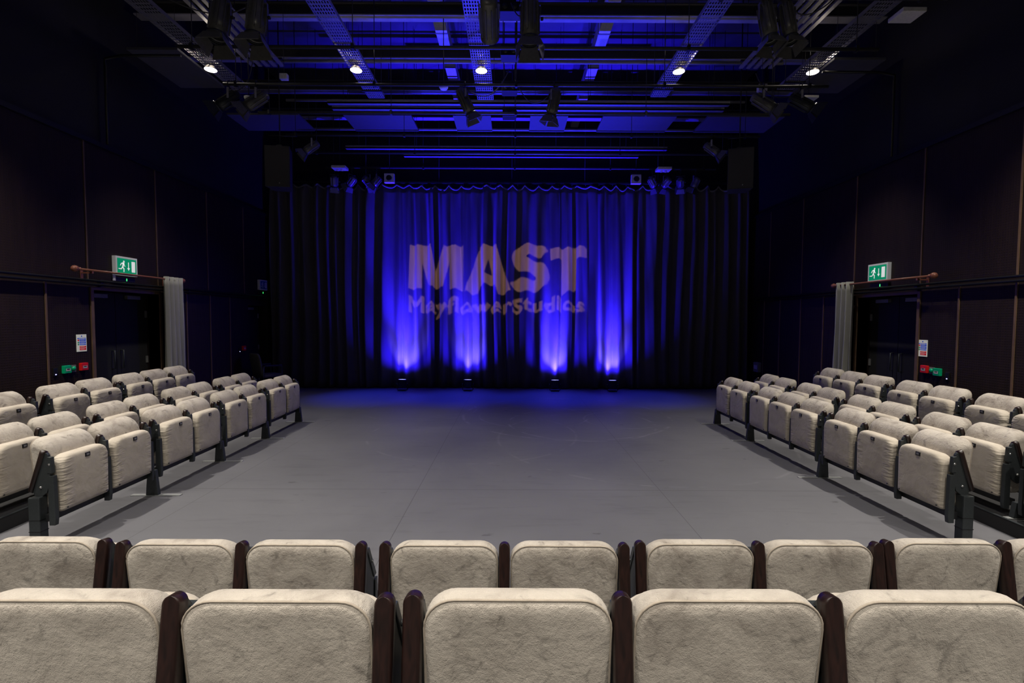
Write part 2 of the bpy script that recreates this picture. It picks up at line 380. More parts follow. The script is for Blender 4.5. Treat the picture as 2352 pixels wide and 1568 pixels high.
# ---------------------------------------------------------------- theatre seat
P_ = .52
def arm(x, tip_y, tip_z, parent):
    """raised armrest: metal standard and side plate, dark timber pad on its rear edge, bolts"""
    dy, dz = tip_y, tip_z-.742
    mb = MB()
    pl = [(dy+.016, .722+dz), (dy+.006, .738+dz), (dy-.010, .738+dz), (-.110+dy*.6, .44), (-.095+dy*.5, .405), (-.05+dy*.3, .39), (.0, .43), (.022, .50), (.030, .60)]
    mb.prism(pl, x-.011, x+.011, 'x')
    a = mb.build('arm', M['steel'], parent, .003)
    mb = MB(); mb.prism([(.02, .56), (.058, .56), (.062, .22), (.056, .17), (.012, .17), (.012, .40)], x-.017, x+.017, 'x'); mb.build('standard', M['steel'], a, .004)
    mb = MB(); mb.prism([(.046, .58), (.040+dy*.9, .705+dz*.9), (.010+dy*.95, .71+dz*.9), (.008, .58)], x-.016, x+.016, 'x'); mb.build('arm_casing', M['steel'], a, .004)
    # timber pad: rounded strip lying along the rear edge of the plate
    p0 = Vector((x, -.016+dy, .756+dz)); p1 = Vector((x, -.122+dy*.6, .43)); ax = (p1-p0); ln = ax.length; ax.normalize()
    nrm = Vector((0, ax.z, -ax.y)); nrm = -nrm if nrm.y > 0 else nrm     # to the rear
    def outline(hw, n=15):
        pts = [(hw*cos(R(180*k/(n-1))), -hw*sin(R(180*k/(n-1)))+hw) for k in range(n)]
        return pts+[(-hw*.98, ln-.01), (-hw*.6, ln), (hw*.6, ln), (hw*.98, ln-.01)]
    rings = []
    for hw, off in ((.0235, -.014), (.0245, .002), (.0243, .010), (.0225, .016), (.0190, .0195), (.013, .0205)):
        rings.append([tuple(p0+Vector((u, 0, 0))+ax*v+nrm*off) for u, v in outline(hw)])
    mb = MB(); mb.loft(rings, None, True); mb.sm[-1] = False; pad = mb.build('arm_pad', M['wood'], a)
    for (y, z) in ((.026+dy*.45, .65+dz*.4), (-.045+dy*.4, .47)):
        mb = MB(); T = Matrix.Translation((x, y, z)) @ Matrix.Rotation(pi/2, 4, 'Y'); mb.lathe([(.009, -.019), (.009, .019)], 8, T); mb.build('bolt', M['chrome'], a)
    return a

def make_seat(arms, tip_y=0.0, tip_z=.742, byoff=0.0, bw=.466, bz=1.0):
    r = empty('theatre_seat')
    # backrest: thick rounded pad, leaning back, rear panel seam
    def brings(spec):
        out = []
        for (y, w_, z0, z1, rt) in spec:
            ring = rrect(w_, z0, z1, rt, .05, 0, 8)
            out.append([(x, y+byoff-(z-.42)*.10, z*bz) for x, _, z in ring])
        return out
    mb = MB()
    mb.loft(brings([(-.126, bw*.60, .40, .72, .04), (-.129, bw*.80, .34, .782, .06), (-.127, bw*.93, .303, .812, .078), (-.120, bw*.982, .291, .827, .074), (-.108, bw*.995, .286, .833, .078),
                    (-.086, bw, .283, .835, .080), (-.060, bw*1.004, .283, .827, .082), (-.034, bw*1.0, .287, .809, .080), (-.014, bw*.985, .292, .783, .078), (-.002, bw*.955, .30, .748, .076), (.004, bw*.90, .32, .705, .08), (.008, bw*.75, .38, .64, .06)]))
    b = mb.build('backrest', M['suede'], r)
    mb = MB(); ring = brings([(-.119, bw*.988, .287, .829, .075)])[0]; mb.tube(ring+[ring[0], ring[1]], .0034, 5, None, False); mb.build('piping', M['piping'], b)
    # tipped-up seat pad
    sw = .456
    def srings(spec):
        out = []
        for (y, w_, z0, z1, rt) in spec:
            out.append([(x, y+(z-.27)*.012, z) for x, _, z in rrect(w_, z0, z1, rt, .018, 0, 8)])
        return out
    mb = MB()
    mb.loft(srings([(-.040, sw*.80, .30, .672, .06), (-.034, sw*.92, .285, .688, .08), (-.015, sw*.985, .272, .699, .088), (.012, sw, .262, .705, .092), (.045, sw*.995, .258, .706, .094),
                    (.066, sw*.975, .262, .700, .092), (.078, sw*.93, .272, .688, .085), (.083, sw*.82, .295, .664, .07), (.0845, sw*.5, .38, .58, .04)]))
    s = mb.build('seat', M['cover'], r)
    mb = MB(); mb.box((-.024, .078, .640), (.024, .092, .673)); pl = mb.build('number_plate', M['black'], s, .003)
    mb = MB(); mb.box((-.013, .092, .648), (.013, .0935, .665)); mb.build('plate_face', M['grey'], pl)
    for sx in (-1, 1):
        mb = MB(); T = Matrix.Translation((sx*.19, .080, .285)) @ Matrix.Rotation(-pi/2, 4, 'X'); mb.lathe([(.006, 0), (.006, .006)], 8, T); mb.build('screw', M['steeld'], s)
    for sx in arms: arm(sx*P_/2, tip_y, tip_z, r)
    return r
proto = {('side', 1): make_seat((-1,)), ('side', 2): make_seat((-1, 1)),
         ('front', 1): make_seat((-1,), -.113, .799, 0, .466, .977), ('front', 2): make_seat((-1, 1), -.113, .799, 0, .466, .977)}
used = set()
def place_seat(kind, n, loc, rz, label, group):
    k = (kind, n)
    if k in used: o = copy_tree(proto[k])
    else: o = proto[k]; used.add(k)
    o.location = loc; o.rotation_euler = (0, 0, rz); tag(o, label, 'seat', group); return o
def bench(n, loc, rz, floor_z, label, group, ends=(False, True), foot=True, box_end=0, wide=P_):
    """seat beam of one section; local x runs along the row"""
    r = empty('seat_beam', loc, rz); tag(r, label, 'beam', group); hl = n*wide/2
    mb = MB(); mb.box((-hl, -.05, .195), (hl, .008, .252)); mb.build('crossbar', M['steeld'], r, .004)
    for e, on in zip((-1, 1), ends):
        if not on: continue
        x = e*(hl+.056)
        mb = MB(); mb.prism([(-.045, floor_z), (.075, floor_z), (.050, .26), (-.025, .26)], x-.022, x+.022, 'x'); lg = mb.build('leg', M['steel'], r, .004)
        mb = MB(); mb.box((x-.024, -.20, floor_z), (x+.024, .29 if floor_z < .01 else .12, floor_z+.008)); mb.build('foot_plate', M['galv'], lg, .002)
    if box_end:
        x = box_end*(hl+.012)
        mb = MB(); mb.box((x-.036, -.115, floor_z+.02), (x+.036, -.03, .40)); e = mb.build('end_box', M['steel'], r, .008)
        for z in (.13, .22):
            mb = MB(); mb.box((x-.0375, -.1165, z), (x+.0375, -.0285, z+.005)); mb.build('end_box_seam', M['black'], e)
        mb = MB(); mb.box((x-.045, -.125, floor_z), (x+.045, -.02, floor_z+.02)); mb.build('end_box_foot', M['black'], e, .003)
    return r
ORD = ['first', 'second', 'third', 'fourth', 'fifth', 'sixth', 'seventh', 'eighth', 'ninth', 'tenth', 'eleventh', 'twelfth']
def side_row(side, rowname, sections, XF, p, dz, fz, box=False):
    """sections: list of (start_y, n)"""
    seats = []
    tot = sum(n for _, n in sections); idx = 0
    for si, (ys, n) in enumerate(sections):
        ym = ys+n*p/2; slope = (XF(ym+.5)-XF(ym-.5)); d = atan2(-slope, 1)
        rz = (-pi/2+d) if side == 'left' else (pi/2+d)
        for k in range(n):
            y = ys+(k+.5)*p
            both = (k == 0) if side == 'left' else (k == n-1)
            idx += 1; fromend = tot-idx
            lab = 'beige tip-up seat, %s from the stage end, %s row of the %s side block' % (ORD[fromend], rowname, side) if fromend else \
                  'beige tip-up seat closest to the stage in the %s row of the %s side block' % (rowname, side)
            place_seat('side', 2 if both else 1, (XF(y), y, dz), rz, lab, '%s row seats of the %s side block' % (rowname, side))
        last = si == len(sections)-1
        ends = (True, False) if side == 'left' else (False, True)
        bench(n, (XF(ym), ym, dz), rz, fz, 'dark steel beam on feet under %s section from the stage, %s row, %s side' % (['the end', 'the second', 'the third', 'the fourth', 'the fifth'][len(sections)-1-si], rowname, side),
              'seat beams of the side blocks', ends, True, ((1 if side == 'left' else -1) if (box and si == 0) else 0), p)
p = .52
side_row('left', 'front', [(3.70+1.163*k, 2) for k in range(4)], XA_l, p, 0, 0, True)
side_row('left', 'middle', [(2.77, 2), (3.95, 2), (5.13, 2), (6.31, 2), (7.49, 2)], XB_l, p, 0, .12)
side_row('left', 'back', [(4.16, 2), (5.38, 2), (6.50, 3)], XC_l, p, .17, .12)
side_row('right', 'front', [(3.82, 3), (5.50, 3), (7.17, 2)], XA_r, p, 0, 0, True)
side_row('right', 'middle', [(2.93, 2), (4.12, 2), (5.31, 2), (6.50, 2), (7.69, 2)], XB_r, p, 0, .12)
side_row('right', 'back', [(4.33, 2), (5.47, 2), (6.62, 3)], XC_r, p, .17, .12)
# the two rows in front of the camera, seen from behind
def front_row(sections, Y, z, rowlab, names):
    i = 0
    for (x0, n, dy) in sections:
        xm = x0+n*P_/2
        for k in range(n):
            place_seat('front', 2 if k == n-1 else 1, (x0+(k+.5)*P_, Y+dy, z), 0, names[i], 'seats seen from behind in the %s row' % rowlab); i += 1
        bench(n, (xm, Y+dy, z), 0, 0, 'dark steel beam under %s, %s row seen from behind' % (('a seat pair %s' % ['far left', 'left', 'left of the centre gap', 'right of the centre gap', 'right', 'far right'][min(5, sections.index((x0, n, dy)))]) if rowlab == 'far' else 'the seats %s' % ['left of the gap', 'right of the gap', 'far right'][sections.index((x0, n, dy))], 'second' if rowlab == 'far' else 'nearest'),
              'seat beams of the rows seen from behind', (True, False))
front_row([(-2.83, 2, .02), (-1.694, 2, 0), (-.549, 2, 0), (.568, 2, .02), (1.67, 2, .04), (2.77, 1, .05)], 2.20, 0, 'far', [
    'beige seat back beyond the left edge, second row from the camera',
    'beige seat back at the left edge of the second row from the camera',
    'beige seat back in the second row, second from the left edge',
    'beige seat back just left of the centre gap in the second row',
    'beige seat back just right of the centre gap in the second row',
    'beige seat back in the second row, right of the single central armrest',
    'beige seat back, left seat of the second row\'s right pair',
    'beige seat back, right seat of the second row\'s right pair',
    'beige seat back, second row, left seat of the far right pair',
    'beige seat back cut by the right edge in the second row',
    'beige seat back beyond the right edge, second row from the camera'])
front_row([(-1.352, 2, 0), (-.243, 3, 0.01)], 1.30, .29, 'near', [
    'large beige seat back in the bottom left corner of the nearest row',
    'large beige seat back left of the paired armrests in the nearest row',
    'large beige seat back right of the paired armrests in the nearest row',
    'large beige seat back in the nearest row, second from the right edge',
    'large beige seat back in the bottom right corner of the nearest row'])

# ---------------------------------------------------------------- stage curtain
YC = 12.5
def curtain():
    random.seed(21)
    xs = []; x = -6.25
    knots = [x]
    while x < 6.15:
        x += random.uniform(.07, .24); knots.append(x)
    amp = [random.uniform(.04, .125)*(1 if i % 2 else -1) for i in range(len(knots))]
    def depth(x_):
        for i in range(len(knots)-1):
            if knots[i] <= x_ <= knots[i+1]:
                t = (x_-knots[i])/(knots[i+1]-knots[i]); s = .5-.5*cos(pi*t)
                return amp[i]*(1-s)+amp[i+1]*s
        return 0
    N = 1250; NZ = 26; zt = 5.22
    vs_ = []; fs = []
    ph = [random.uniform(0, 6.3) for _ in range(4)]
    for j in range(NZ+1):
        v = j/NZ; z = .02+(zt-.02)*v
        for i in range(N+1):
            x_ = -6.2+12.3*i/N
            k = .92 if v < .9 else .92-.35*(v-.9)/.1
            wob = .012*sin(x_*3.1+z*1.3+ph[0])*(1-v)
            d = depth(x_+wob+.03*sin(z*.8+x_*1.7))*k+.006*sin(38*x_+z*2.2+ph[1])+.05*sin(x_*.9+ph[2])*(1-v)
            zz = z
            if v > .93:
                hk = abs(sin(pi*(x_+.02*sin(x_*5))/.33)); zz = z-(.06+.07*(.5+.5*sin(x_*2.7)))*hk*(v-.93)/.07
            vs_.append((x_, YC+d, zz))
    for j in range(NZ):
        for i in range(N):
            a = j*(N+1)+i; fs.append((a, a+1, a+N+2, a+N+1))
    mb = MB(); mb.add(vs_, fs, None, True); mb.sm = [True]*len(fs)
    o = mb.build('stage_curtain', M['curtain'])
    so = o.modifiers.new('thick', 'SOLIDIFY'); so.thickness = .006
    tag(o, 'tall dark pleated stage curtain lit blue across the back of the room', 'curtain')
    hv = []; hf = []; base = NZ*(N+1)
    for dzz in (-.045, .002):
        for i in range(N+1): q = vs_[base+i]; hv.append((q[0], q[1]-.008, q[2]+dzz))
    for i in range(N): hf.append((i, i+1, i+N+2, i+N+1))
    mb = MB(); mb.add(hv, hf, None, True); ht = mb.build('lit_top_edge', M['litedge'], o); so = ht.modifiers.new('thick', 'SOLIDIFY'); so.thickness = .003  # added paler strip stands in for the lit folded top edge
    mb = MB(); mb.box((-6.2, YC-.035, zt+.02), (6.1, YC+.035, zt+.06)); t = mb.build('curtain_track', M['black'], None, .004)
    tag(t, 'black track carrying the pleated stage curtain', 'track')
    for i in range(36):
        x_ = -6.1+i*.346; mb = MB(); mb.tube([(x_, YC, zt+.02), (x_, YC, zt-.02)], .008, 6); mb.build('runner', M['steel'], t)
    for i in range(7):
        x_ = -5.6+i*1.86; mb = MB(); mb.tube([(x_, YC, zt+.06), (x_, YC, 8.2)], .008, 6); mb.build('drop_rod', M['black'], t)
curtain()

# uplights standing before the curtain
def par_up(x, label):
    r = empty('uplighter', (x, 12.03, 0)); tag(r, label, 'stage light', 'blue uplighters at the foot of the curtain')
    T = Matrix.Translation((0, 0, .17)) @ Matrix.Rotation(R(-5), 4, 'X')
    mb = MB(); mb.lathe([(.05, -.10), (.085, -.09), (.098, -.05), (.105, .06), (.115, .11), (.105, .11), (.10, .098)], 24, T, True); body = mb.build('lamp_body', M['black'], r)
    mb = MB(); mb.lathe([(.101, .100), (.101, .107)], 24, T); mb.build('lens', M['parlens'], body)
    mb = MB(); mb.tube([(-.13, 0, .16), (-.13, 0, .03), (-.11, 0, .012), (.11, 0, .012), (.13, 0, .03), (.13, 0, .16)], .009, 6); mb.build('floor_bracket', M['black'], r)
    mb = MB(); mb.box((-.10, -.10, 0), (.10, .10, .012)); mb.build('base_plate', M['black'], r, .003)
    for sx in (-1, 1):
        mb = MB(); mb.lathe([(.02, 0), (.02, .02)], 10, Matrix.Translation((sx*.125, 0, .16)) @ Matrix.Rotation(pi/2*sx, 4, 'Y')); mb.build('knob', M['black'], r)
    light('uplight_beam', 'SPOT', (x, 12.05, .30), UP_W, BLUE, (x, 12.78, 5.2), .05, 44, 1)
    light('uplight_halo', 'SPOT', (x, 12.05, .30), UP_W*.11, BLUE, (x, 12.50, 1.5), .06, 125, 1)
    light('uplight_core', 'SPOT', (x, 12.05, .30), UP_W*.07, (.22, .16, 1), (x+.02, 12.50, .95), .03, 62, 1)
    light('uplight_spill', 'SPOT', (x, 12.02, .30), UP_WIDE, (.03, .03, 1.0), (x*.35, 8.6, 7), .08, 60, 1)
    return r
for x, lab in ((-2.74, 'small black floor lamp throwing blue light, leftmost below the curtain'), (-1.10, 'small black floor lamp throwing blue light, second from left below the curtain'),
               (1.08, 'small black floor lamp throwing blue light, second from right below the curtain'), (2.52, 'small black floor lamp throwing blue light, rightmost below the curtain')):
    par_up(x, lab)

# ---------------------------------------------------------------- rig: cross pipes
PZ = 5.5
PIPES = [5.74+1.055*k for k in range(7)]
for k, y in enumerate(PIPES):
    r = empty('rig_pipe', (0, y, PZ)); tag(r, 'black lighting pipe spanning the room, %s from the camera' % ORD[k], 'pipe', 'rig pipes')
    mb = MB(); mb.tube([(-4.6, 0, 0), (5.0, 0, 0)], .024, 12); mb.build('pipe', M['pipe'], r)
    for x in (-4.4, -2.2, 0.05, 2.4, 4.7):
        mb = MB(); mb.tube([(x, 0, .02), (x, 0, 2.7)], .006, 6); mb.build('hanger_rod', M['black'], r)
        mb = MB(); mb.box((x-.02, -.035, -.035), (x+.02, .035, .04)); mb.build('pipe_clamp', M['steeld'], r, .004)
# thin cable bars at the back, bright with spill
for k, (y, z, x0, x1) in enumerate([(9.6, 5.95, -3.6, 4.2), (9.85, 5.95, -3.6, 4.2), (11.5, 5.75, -3.9, 3.6), (11.75, 5.66, -2.6, 3.0)]):
    mb = MB(); mb.box((x0, y-.05, z), (x1, y+.05, z+.03)); mb.box((x0, y-.05, z), (x1, y-.042, z+.07)); mb.box((x0, y+.042, z), (x1, y+.05, z+.07))
    o = mb.build('cable_channel', M['tray']); tag(o, 'thin metal cable channel across the rig, %s from the stage curtain' % ORD[3-k], 'cable channel', 'cross cable channels')
    for q in range(4):
        x = x0+.3+(x1-x0-.6)*q/3; mb = MB(); mb.tube([(x, y, z+.03), (x, y, 8.2)], .005, 6); mb.build('hanger_rod', M['black'], o)

# perforated trays running to the stage, with the round house lights
def tray(x, ya, yb, label):
    r = empty('perforated_tray', (x, ya, 5.94)); tag(r, label, 'cable tray', 'perforated cable trays')
    L_ = yb-ya; hw = .15; mb = MB()
    for i in range(9):
        u = -hw+.004+i*(2*hw-.008)/8; mb.box((u-.0075, 0, 0), (u+.0075, L_, .003))
    n = int(L_/.075)
    for i in range(n+1):
        v = i*L_/n; mb.box((-hw, v-.013, .0005), (hw, v+.013, .0035))
    mb.build('perforated_base', M['tray'], r)
    for sx in (-1, 1):
        mb = MB(); mb.box((sx*hw, 0, 0), (sx*(hw-.003), L_, .055)); mb.build('side_flange', M['tray'], r)
    for q in range(4):
        v = .3+(L_-.6)*q/3
        mb = MB(); mb.box((-hw-.03, v-.02, -.022), (hw+.03, v+.02, -.001)); mb.build('support_strut', M['steeld'], r)
        for sx in (-1, 1):
            mb = MB(); mb.tube([(sx*(hw+.02), v, -.02), (sx*(hw+.02), v, 2.26)], .005, 6); mb.build('hanger_rod', M['black'], r)
TN = ['outer left', 'inner left', 'central', 'inner right', 'outer right']
for x, nme, ye in zip(TRAY_X, TN, (9.0, 9.3, 9.35, 9.2, 8.9)):
    tray(x, -3.5, ye, 'perforated metal cable tray running towards the stage, %s one' % nme)
def downlight(x, y, label, e, vis):
    r = empty('house_light', (x, y, 5.9)); tag(r, label, 'ceiling light', 'round house lights')
    mb = MB(); mb.lathe([(.060, .0), (.075, -.015), (.095, -.05), (.098, -.055), (.092, -.055)], 24, None, True); b = mb.build('housing', M['white'], r)
    mb = MB(); mb.lathe([(.091, -.0555), (.091, -.058)], 24); mb.build('lamp_face', M['lamp'], b)
    mb = MB(); mb.box((-.02, -.02, 0), (.02, .02, .016)); mb.build('fixing_block', M['steeld'], r)
    if y > 8: light('tray_glint_fill', 'POINT', (x+.05, y-.16, 6.02), 2.5, (1, .85, .7), None, .02)  # added point, no lamp here; makes glints on tray and slats
    light('house_lamp', 'SPOT', (x, y, 5.83), e, (1, .93, .83), (x, y, 0), .05, vis, 1)
for (y, e1, c1, e2, c2) in HOUSE:
    for x, nme in zip(TRAY_X, TN):
        e, cone = (e2, c2) if abs(x) > 4 else (e1, c1)
        if y > 8: lab = 'glowing round house light under the %s cable tray' % nme
        else: lab = 'round house light under the %s tray over the seating, %s' % (nme, {4.6: 'near row', 1.2: 'middle row', -2.4: 'rear row'}[y])
        downlight(x, y, lab, e, cone)

# crossbeams, purlins and services above the rig
def beam(y, z, k):
    mb = MB(); mb.box((-6.2, y-.01, z), (6.1, y+.01, z+.20)); mb.box((-6.2, y-.09, z+.18), (6.1, y+.09, z+.20))
    o = mb.build('roof_beam', M['beamshade']); mb = MB(); mb.box((-6.2, y-.09, z-.018), (6.1, y+.09, z)); mb.build('bottom_flange', M['beam'], o); tag(o, 'steel roof beam across the ceiling, %s from the camera' % ORD[k], 'beam', 'roof beams')
for k, y in enumerate((6.9, 8.2, 9.5, 10.8, 12.2)): beam(y, 6.75, k)
for k, (x, w_) in enumerate(((-1.38, .22), (1.75, .22))):
    r = empty('duct', (x, 5, 7.28)); tag(r, 'square blue-lit duct above the beams, %s of centre' % ('left', 'right')[k], 'duct', 'ducts above the beams')
    mb = MB(); mb.box((-w_/2, 0, 0), (w_/2, 9.1, .25)); mb.build('duct_body', M['duct'], r, .006)
    for q in range(7):
        mb = MB(); mb.box((-w_/2-.012, .8+q*1.25, -.012), (w_/2+.012, .83+q*1.25, .262)); mb.build('duct_flange', M['tray'], r)
for k, (y, z) in enumerate(((9.0, 6.45), (10.45, 6.4), (11.35, 6.15))):
    o = MB().tube([(-4.8, y, z), (4.9, y, z)], .03, 8).build('conduit', M['beam']); tag(o, 'thin conduit crossing above the rig, %s from the camera' % ORD[k], 'conduit', 'cross conduits')
# acoustic rafts
RZ = 5.97
for k, (x0, x1, ya, yb, lab) in enumerate([(-5.9, -4.42, 10.15, 11.0, 'far left of the raft line'), (-3.5, -2.1, 10.15, 11.0, 'second from left in the raft line'), (-1.24, -.46, 10.15, 11.0, 'small one left of the centre line'),
        (.36, 1.14, 10.15, 11.0, 'small one right of the centre line'), (1.86, 3.38, 10.15, 11.0, 'second from right in the raft line'), (4.02, 5.6, 10.15, 11.0, 'far right of the raft line'),
        (-6.05, -5.25, 7.75, 9.0, 'over the left aisle'), (5.15, 5.98, 7.95, 9.1, 'over the right aisle')]):
    r = empty('acoustic_raft', ((x0+x1)/2, (ya+yb)/2, RZ)); tag(r, 'flat grey acoustic ceiling raft, %s' % lab, 'ceiling panel', 'acoustic rafts')
    mb = MB(); mb.box((-(x1-x0)/2, -(yb-ya)/2, 0), ((x1-x0)/2, (yb-ya)/2, .04)); mb.build('raft_board', M['raft'], r, .004)
    for sx in (-1, 1):
        for sy in (-1, 1):
            mb = MB(); mb.tube([(sx*((x1-x0)/2-.1), sy*((yb-ya)/2-.1), .04), (sx*((x1-x0)/2-.1), sy*((yb-ya)/2-.1), 2.24)], .003, 5); mb.build('hanger_wire', M['black'], r)
# slatted grilles above the outer trays
for s, x0 in ((-1, -4.38), (1, 4.32)):
    r = empty('slatted_grille', (x0, 6.2, 6.25)); tag(r, 'ribbed metal grille above the outer %s tray, lit by its lamp' % ('left' if s < 0 else 'right'), 'grille', 'slatted grilles')
    for k in range(5):
        mb = MB(); mb.box((s*(-.02)+s*k*.0-.0+(k-2)*.13-.035, 0, 0), ((k-2)*.13+.035+s*(-.02), 2.6, .03)); mb.build('slat', M['tray'], r, .004)
    for y in (.2, 2.4):
        mb = MB(); mb.box((-.36, y, .03), (.36, y+.04, .06)); mb.build('slat_carrier', M['steeld'], r)

# ---------------------------------------------------------------- lanterns
def lantern(x, y, label, tilt, pan, L_=.42, r_=.085, mat='lantern', yoke='lantern', doors=True, z=PZ, gobo=False, grp='theatre spotlights on the rig'):
    """hangs from the pipe at (x, y); tilt from straight down, pan about z"""
    r = empty('stage_spotlight', (x, y, z), 0); tag(r, label, 'stage light', grp)
    mb = MB(); mb.tube([(0, .035, -.01), (0, .045, .03), (0, 0, .05), (0, -.04, .03), (0, -.04, -.03), (0, 0, -.05)], .008, 6); mb.tube([(0, 0, -.03), (0, 0, -.09)], .011, 6); mb.build('hook_clamp', M['black'], r)
    Tp = Matrix.Rotation(pan, 4, 'Z'); hw = r_+.025
    mb = MB(); mb.loft([[(-hw, -.015, -.26), (-hw, .015, -.26), (-hw+.004, .015, -.26), (-hw+.004, -.015, -.26)], [(-hw, -.015, -.10), (-hw, .015, -.10), (-hw+.004, .015, -.10), (-hw+.004, -.015, -.10)]], Tp, False)
    mb.box((-hw, -.015, -.10), (hw, .015, -.094), Tp); mb.box((hw-.004, -.015, -.26), (hw, .015, -.10), Tp)
    mb.build('yoke', M[yoke], r)
    body = Matrix.Translation((0, 0, -.25)) @ Tp @ Matrix.Rotation(tilt, 4, 'X')       # local -z is the beam
    mb = MB(); mb.lathe([(r_*.55, L_*.48), (r_*.85, L_*.45), (r_*.9, L_*.2), (r_*.92, -L_*.1), (r_*1.0, -L_*.14), (r_*1.0, -L_*.50), (r_*.86, -L_*.50), (r_*.86, -L_*.47)] if not gobo else
                            [(r_*.55, L_*.48), (r_*.85, L_*.45), (r_*.9, L_*.2), (r_*.92, -L_*.1), (r_*1.0, -L_*.14), (r_*1.0, -L_*.50)], 20, body, True)
    if gobo:   # open barrel: drop the front cap
        mb.f.pop(); mb.sm.pop()
    bd = mb.build('lamp_housing', M[mat], r)
    mb = MB()
    for k in range(10):
        a = 2*pi*k/10; T = body @ Matrix.Rotation(a, 4, 'Z'); mb.box((r_*.88, -.004, -L_*.38), (r_*1.14, .004, L_*.34), T)
    mb.build('cooling_fin', M[mat], bd)
    mb = MB(); mb.lathe([(r_*1.0, -L_*.5), (r_*1.16, -L_*.5), (r_*1.16, -L_*.56), (r_*1.0, -L_*.56)], 20, body, False); mb.build('lens_ring', M['steel' if mat == 'lantern' else mat], bd)
    if not gobo:
        mb = MB(); mb.lathe([(r_*.85, -L_*.485), (r_*.6, -L_*.51), (r_*.2, -L_*.525)], 20, body, True); mb.build('lens', M['black'], bd)
    if doors:
        for k in range(4):
            T = body @ Matrix.Rotation(k*pi/2, 4, 'Z') @ Matrix.Translation((0, r_*1.05, -L_*.56)) @ Matrix.Rotation(R(22), 4, 'X')
            w1, w2, h = r_*.95, r_*1.35, r_*1.5
            mb = MB(); mb.add([(-w1, -.001, 0), (w1, -.001, 0), (w2, -.001, -h), (-w2, -.001, -h), (-w1, .002, 0), (w1, .002, 0), (w2, .002, -h), (-w2, .002, -h)],
                              [(0, 1, 2, 3), (7, 6, 5, 4), (0, 4, 5, 1), (1, 5, 6, 2), (2, 6, 7, 3), (3, 7, 4, 0)], T); mb.build('barn_door', M[mat], bd)
    mb = MB(); T = Matrix.Translation((0, 0, -.25)) @ Tp; mb.lathe([(.018, hw), (.022, hw+.02), (.012, hw+.03)], 8, T @ Matrix.Rotation(pi/2, 4, 'Y')); mb.build('tilt_knob', M['black'], r)
    return r
Pn = PIPES
def ax(px, Y): return (px-1176)/F*Y
lantern(ax(522, Pn[0]), Pn[0], 'large black spotlight at top left, left one of the pair', R(-14), R(0), .5, .10)
lantern(ax(604, Pn[0]), Pn[0], 'large black spotlight at top left, right one of the pair', R(-12), R(0), .5, .10)
lantern(ax(1213, Pn[0]), Pn[0], 'large black spotlight at top centre, right one of the pair', R(-6), R(0), .5, .10)
lantern(ax(1742, Pn[0]), Pn[0], 'large black spotlight at top right, left one of the pair', R(-14), R(10), .5, .08)
lantern(ax(1786, Pn[0]), Pn[0], 'large black spotlight at top right, right one of the pair', R(-14), R(10), .5, .08)
lantern(ax(538, Pn[2]), Pn[2], 'grey-lit black spotlight with barn doors pointing right, left end of the middle pipe', R(52), R(108), .40, .085, 'steel', 'pale')
lantern(ax(600, Pn[2]), Pn[2], 'dark spotlight pointing right beside the grey-lit left one', R(50), R(108), .40, .085, 'lantern', 'pale')
lantern(ax(1068, Pn[2]), Pn[2], 'black spotlight with barn doors left of centre, aimed down left', R(26), R(-80), .42, .08, 'lantern', 'pale')
lantern(ax(1268, Pn[2]), Pn[2], 'black spotlight with barn doors right of centre, aimed down', R(14), R(60), .42, .08, 'lantern', 'pale')
lantern(ax(1737, Pn[2]), Pn[2], 'dark spotlight pointing left on the right of the middle pipe', R(52), R(-108), .40, .085, 'lantern', 'pale')
lantern(ax(1822, Pn[2]), Pn[2], 'grey-lit spotlight pointing left at the right end of the middle pipe', R(55), R(-108), .40, .085, 'steel', 'pale')
lantern(ax(722, Pn[4]), Pn[4], 'small dark spotlight beyond the left hanging loudspeaker', R(50), R(110), .34, .075, 'lantern', 'pale')
lantern(ax(1624, Pn[4]), Pn[4], 'small dark spotlight left of the right hanging loudspeaker', R(50), R(-110), .34, .075, 'lantern', 'pale')
for k, (px, t, pn) in enumerate(((772, 30, 20), (812, 50, 60), (846, 60, -30), (868, 40, 100))):
    lantern(ax(px, Pn[6]), Pn[6], 'small lantern edged in blue at the left top corner of the curtain, %s from left' % ORD[k], R(t), R(pn), .26, .08, 'lantern', 'lantern', True, 5.42, grp='small lanterns by the curtain top')
for k, (px, t, pn) in enumerate(((1492, 40, -60), (1524, 55, 30), (1556, 60, -20), (1590, 30, 40))):
    lantern(ax(px, Pn[6]), Pn[6], 'small lantern edged in blue at the right top corner of the curtain, %s from left' % ORD[k], R(t), R(pn), .26, .08, 'lantern', 'lantern', True, 5.42, grp='small lanterns by the curtain top')
for x in (-3.3, -1.2, 1.0, 3.1):
    light('floor_blue_fill', 'SPOT', (x, 11.85, 5.15), FLOOR_FILL, (.03, .05, 1), (x, 11.0, 0), .1, 34, 1)  # added blue spots without fixtures, for uplight spill and curtain bounce
for s_ in (-1, 1):
    light('wall_blue_fill', 'SPOT', (s_*-3.6, 11.85, 5.15), 420, (.06, .03, 1), (s_*6.25, 10.1, 1.2), .1, 26, 1)  # added spots, no such fixture; they tint the walls like uplight spill
